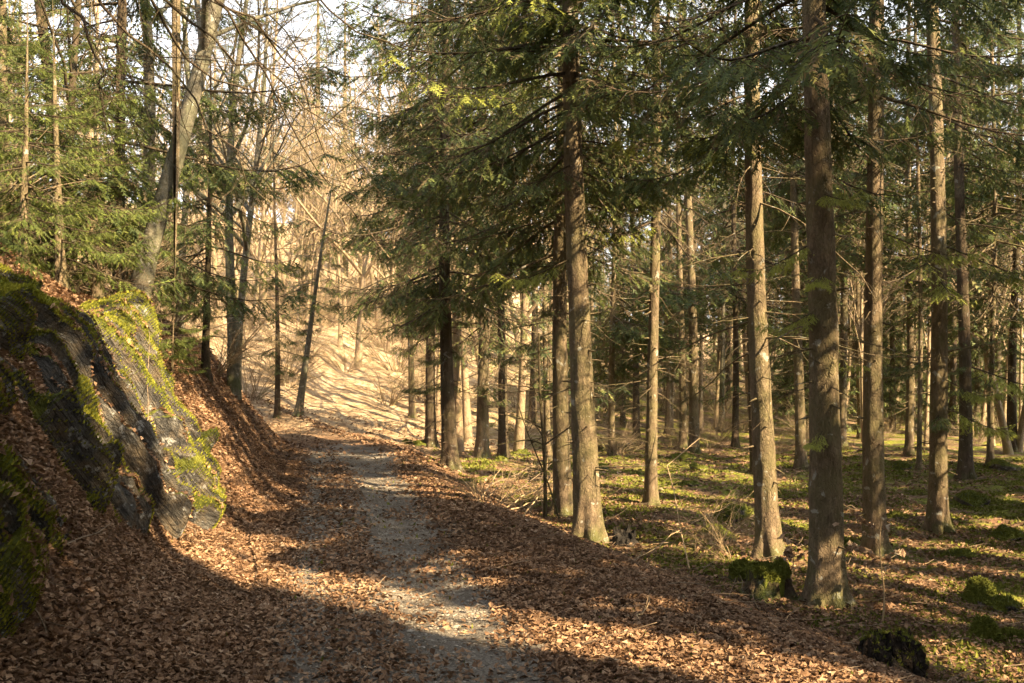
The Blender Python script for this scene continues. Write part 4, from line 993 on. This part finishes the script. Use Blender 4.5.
stick([gp(0, 560, .1), gp(22, 600, .06), gp(48, 640, 0.03)], 0.010, 'grey root like twig at the bottom left corner', seed=5, twigs=10)
stick([gp(100, 300, .10), gp(122, 298, .2), gp(136, 290, .35)], 0.028, 'curved dead bough sticking out at the top of the outcrop', seed=6, twigs=5)
stick([gp(30, 320, .10), gp(48, 370, .12), gp(80, 410, .14), (lambda q: (q[0], q[1]-0.2, q[2]+.15))(gp(105, 440))], 0.011, 'long thin root hanging over the leaf covered rock', seed=7, twigs=5, name='hanging_root', cat='root')
stick([gp(140, 500, .25), gp(147, 450, .4), gp(150, 400, .7)], 0.006, 'bare twig rising in front of the rock', seed=8)
stick([gp(175, 470, .2), gp(190, 500, .12), gp(200, 520, .05)], 0.010, 'sunlit dead twig leaning on the end of the outcrop', seed=9, mat=M_STRAW)
for k, (a, b_) in enumerate((((478, 505), (505, 470)), ((470, 512), (520, 486)), ((495, 515), (560, 492)), ((500, 505), (556, 470)), ((520, 520), (565, 480)), ((485, 490), (540, 478)), ((510, 512), (575, 500)))):
    p = gp(*a); q = gp(*b_, 0.18+0.05*(k % 3))
    stick([p, q], 0.011, ('pale', 'grey', 'long grey', 'thin', 'short', 'crooked', 'lowest')[k]+' dead branch in the brush heap left of the scraped trunk', seed=20+k, twigs=9, tl=0.6, mat=M_STRAW if k % 2 == 0 else M_STICK)
stick([gp(690, 575, .05), gp(668, 505, 0.6), gp(700, 485, .9), gp(765, 496, 0.75)], 0.008, 'pale arching dead branch beside the brown trunk', seed=31, mat=M_STRAW, twigs=9, tl=0.5)
stick([gp(632, 560, .0), gp(690, 545, .25), gp(740, 530, 0.4)], 0.007, 'thin pale branch leaning above the litter', seed=32, mat=M_STRAW, twigs=6)
# fallen mossy log on the rise at the right
def log(p0, p1, r, label, mat=M_BOULDER, seed=0):
    P = np.linspace(p0, p1, 14)[None]; base = P[0, 0].copy(); nrg = np.random.default_rng(seed); P = P+nrg.normal(0, 0.01, P.shape)
    R = np.linspace(r, r*0.6, 14)[None]*(1+nrg.normal(0, 0.06, (1, 14))); mb = MB(); V, T = tubes(P-base, R, 14); mb.add(V, T)
    for k in (0, -1):
        ring = V.reshape(14, 14, 3)[k]; c = ring.mean(0)[None]; mb.add(np.concatenate([ring, c]), [[j, (j+1) % 14, 14] for j in range(14)])
    o = mb.build('fallen_log', mat, None, smooth=True); o.location = base; tag(o, label, 'log')
a = gp(968, 412, 0.15); b_ = gp(1050, 392, 0.9)
log(a, b_, 0.16, 'mossy fallen log slanting up the rise at the right edge', seed=2)
a = gp(600, 452, 0.1); b_ = gp(660, 446, 0.12)
log(a, b_, 0.10, 'dark fallen log on the floor behind the slim grey trunk', M_STUMPM, 3)
# sapling with dry leaves
def leaf_quads(C, size, rg, tilt=0.7):
    """folded leaves: 4 triangles each"""
    n = len(C); a = rg.uniform(0, 6.28, n)
    nrm = unit(np.stack([rg.normal(0, tilt, n), rg.normal(0, tilt, n), np.ones(n)], 1))
    ax = unit(np.cross(nrm, np.stack([np.cos(a), np.sin(a), 0*a], 1))); sd_ = np.cross(nrm, ax)
    s = size*rg.uniform(0.45, 1.45, n); wd = s*rg.uniform(0.28, 0.42, n); cu = s*rg.uniform(-0.1, 0.35, n); cl = s*rg.uniform(-0.25, 0.25, n)
    p0 = C-ax*s[:, None]*0.55; p3 = C+ax*s[:, None]*0.55+nrm*cl[:, None]
    l = C+sd_*wd[:, None]+nrm*cu[:, None]; r_ = C-sd_*wd[:, None]+nrm*cu[:, None]
    V = np.stack([p0, l, p3, r_, C], 1).reshape(-1, 3)
    t = np.array([[0, 1, 4], [1, 2, 4], [2, 3, 4], [3, 0, 4]])
    T = (t[None]+(np.arange(n)*5)[:, None, None]).reshape(-1, 3)
    return V, T
def sapling(px, py, h, label, seed, leaves=26, lean=0.0, thick=0.006, mat=M_STRAW, zr=0.35, size=0.05):
    x, d, z = ray(px, py); rg = np.random.default_rng(seed)
    e = empty('sapling', (x, d, z-0.02), label, 'sapling')
    n = 8; t = np.linspace(0, 1, n); P = np.stack([lean*t*h+0.02*np.sin(t*6), 0*t, t*h], 1)[None]; R = np.linspace(thick, thick*0.4, n)[None]
    mb = MB(); V, T = tubes(P, R, 5); mb.add(V, T)
    m = 9; p, dd, rr = pick(P, R, np.zeros(m, int), rg.uniform(zr, 0.95, m)); a = rg.uniform(0, 6.28, m)
    Q = polyline(p, unit(np.stack([np.cos(a), 0.5*np.sin(a), 0.4+0*a], 1)), rg.uniform(0.4, 1, m)*h*0.45, 6, rg, 0.2, 0.12); RQ = np.linspace(1, 0.4, 6)[None]*(rr*0.6)[:, None]
    V, T = tubes(Q, RQ, 3); mb.add(V, T); mb.build('stem', mat, e, smooth=True)
    if leaves:
        q, _, _ = pick(Q, RQ, rg.integers(0, m, leaves), rg.uniform(0.2, 1, leaves)); V, T = leaf_quads(q, size, rg, 1.2)
        lf = MB(); lf.add(V, T, 0, np.repeat(rg.uniform(0.6, 1, leaves), 4)); lf.build('foliage', M_LEAF, e)
    return e
sapling(882, 624, 0.85, 'leafy dry sapling rising right of the thickest trunk', 1, 90, size=0.055, thick=0.009)
sapling(790, 580, 0.5, 'dry leaved sapling between the two trunks above the mossy stump', 2, 90, lean=0.1, size=0.065)
sapling(545, 520, 2.6, 'thin leaning sapling left of the scraped trunk', 3, 0, lean=-0.03, thick=0.03, mat=M_STUMPM)
sapling(560, 520, 1.7, 'crooked thin sapling at the brush heap', 4, 0, lean=-0.35, thick=0.015, mat=M_STUMPM)
sapling(425, 428, 1.0, 'low shrub with clinging dry leaves in front of the left dense spruce', 5, 60, size=0.09, thick=0.01)
sapling(300, 440, 0.9, 'small twiggy sapling on the far leaf slope', 6, 20, size=0.07)

# ------------------------------------------------------------------ leaf litter, gravel, moss (nobody could count them)
rg = np.random.default_rng(2024)
def scatter(n, x0, x1, y0, y1, dens):
    x = rg.uniform(x0, x1, n); y = rg.uniform(y0, y1, n)
    k = rg.uniform(0, 1, n) < dens(x, y); k &= np.abs(x/y) < 0.60
    x, y = x[k], y[k]; return x, y
def litter_density(x, y):
    c = path_c(y); q = x-c
    rut = np.maximum(np.exp(-((q-0.24)/0.55)**4)*0.97, np.maximum(np.exp(-((q+0.68)/0.36)**2)*0.84, 0.72*np.exp(-((q)/1.0)**4)))
    n = fbm(x*1.6, y*1.6, seed=3, o=3)
    half = 1.0+1.4*(1-sst(3, 16, y))
    floor_ = sst(0.2, 1.8, q-half)
    d = (1-rut*(1.0+0.35*n))*(1-0.82*floor_)
    return np.clip(d*(0.8+0.5*n), 0.025, 1)
mb = MB()
for (n, x0, x1, y0, y1, sz) in ((500000, -5.2, 4.5, 3.2, 10, 0.038), (270000, -8, 7, 10, 18, 0.050), (70000, -12, 12, 18, 30, 0.08)):
    x, y = scatter(n, x0, x1, y0, y1, litter_density)
    z = height(x, y)+rg.uniform(0.0, 0.03, len(x))
    V, T = leaf_quads(np.stack([x, y, z], 1), sz, rg, 0.45)
    v = np.clip(rg.beta(2.0, 2.6, len(x))+0.12*fbm(x*0.9, y*0.9, seed=14, o=2), 0, 1)
    mb.add(V, T, 0, np.repeat(v, 4))
rl = np.concatenate(ROCK_LEAVES); V, T = leaf_quads(rl, 0.042, rg, 0.7); mb.add(V, T, 0, np.repeat(rg.beta(2, 2.6, len(rl)), 4))
o = mb.build('fallen_leaves', M_LEAF, None); tag(o, 'brown fallen beech leaves covering the banks, shoulder and forest floor', kind='stuff')
print('litter', len(o.data.polygons), round(time.time()-T0, 1))
# pebbles on the track
ico = np.array([[0, 0, 1], [.9, 0, .3], [.28, .85, .3], [-.72, .52, .3], [-.72, -.52, .3], [.28, -.85, .3], [0, 0, -.5]])
it = np.array([[0, 1, 2], [0, 2, 3], [0, 3, 4], [0, 4, 5], [0, 5, 1]])
x, y = scatter(120000, -4.5, 1.8, 3.2, 20, lambda x, y: np.exp(-((x-path_c(y)-0.24)/0.52)**2)+0.5*np.exp(-((x-path_c(y)+0.62)/0.35)**2)+0.15*np.exp(-((x-path_c(y))/1.0)**2))
x, y = x[:40000], y[:40000]
s = rg.uniform(0.004, 0.013, len(x))*np.where(rg.uniform(0, 1, len(x)) < 0.02, 2.2, 1)
a = rg.uniform(0, 6.28, len(x)); ca, sa = np.cos(a)[:, None], np.sin(a)[:, None]
P = ico[None]*rg.uniform(0.7, 1.3, (len(x), 7, 1)); Px = P[..., 0]*ca-P[..., 1]*sa; Py = P[..., 0]*sa+P[..., 1]*ca
V = np.stack([Px*s[:, None]+x[:, None], Py*s[:, None]+y[:, None], P[..., 2]*0.7*s[:, None]+height(x, y)[:, None]], -1).reshape(-1, 3)
mb = MB(); mb.add(V, (it[None]+(np.arange(len(x))*7)[:, None, None]).reshape(-1, 3), 0, np.repeat(rg.uniform(0, 1, len(x)), 5))
o = mb.build('gravel', M_PEBBLE, None); tag(o, 'loose grey gravel in the wheel ruts of the track', kind='stuff')
# moss tufts and small herbs on the right floor and sparse on the shoulder
x, y = scatter(420000, -2, 14, 5, 26, lambda x, y: sst(-0.1, 0.25, fbm(x*1.3, y*1.3, seed=61, o=3))*sst(0.2, 1.6, x-path_c(y)-1.0-1.4*(1-sst(3, 16, y)))*0.55+0.03*(x > path_c(y)+0.8)+0.006)
z = height(x, y)
n = len(x); a = rg.uniform(0, 6.28, n); h_ = rg.uniform(0.015, 0.05, n); wd = rg.uniform(0.006, 0.018, n)*(1+y/14)
d = np.stack([np.cos(a), np.sin(a), 0*a], 1); c = np.stack([x, y, z-0.004], 1)
V = np.stack([c-d*wd[:, None], c+d*wd[:, None], c+np.stack([rg.normal(0, 0.015, n), rg.normal(0, 0.015, n), h_], 1)], 1).reshape(-1, 3)
mb = MB(); mb.add(V, np.arange(n*3).reshape(-1, 3), 0, np.repeat(rg.uniform(0, 1, n), 1))
nr_ = sum(len(a_[0]) for a_ in ROCK_MOSS); rm = np.concatenate([a_[0] for a_ in ROCK_MOSS+FURRY]); rn = np.concatenate([a_[1] for a_ in ROCK_MOSS+FURRY]); n = len(rm); a = rg.uniform(0, 6.28, n); d = np.stack([np.cos(a), np.sin(a), 0*a], 1)*rg.uniform(0.006, 0.012, n)[:, None]
tipv = rn*rg.uniform(0.012, 0.03, n)[:, None]+rg.normal(0, 0.006, (n, 3))
mb.add(np.stack([rm-d, rm+d, rm+tipv], 1).reshape(-1, 3), np.arange(n*3).reshape(-1, 3), np.where(np.arange(n) < nr_, 1, 0), rg.uniform(0, 1, n)*np.where(np.arange(n) < nr_, 1, 1))
o = mb.build('moss_growth', [M_MOSS, M_MOSS_L], None); tag(o, 'green moss and low growth on the forest floor', kind='stuff')
# litter of dead twigs on the right floor
x, y = scatter(9000, -4, 14, 4, 28, lambda x, y: 0.15+0.85*sst(0.0, 1.5, x-path_c(y)-1.2)); n = len(x)
z = height(x, y)+0.02; a = rg.uniform(0, 6.28, n)
P = polyline(np.stack([x, y, z], 1), np.stack([np.cos(a), np.sin(a), rg.normal(0.03, 0.1, n)], 1), rg.uniform(0.08, 0.5, n), 4, rg, 0.0, 0.12)
V, T = tubes(P, np.linspace(1, 0.5, 4)[None]*rg.uniform(0.002, 0.006, n)[:, None]); mb = MB(); mb.add(V, T)
o = mb.build('twig_litter', M_STICK, None); tag(o, 'small dead twigs strewn over the ground', kind='stuff')
print('script done', round(time.time()-T0, 1), 'meshes', len(bpy.data.objects))
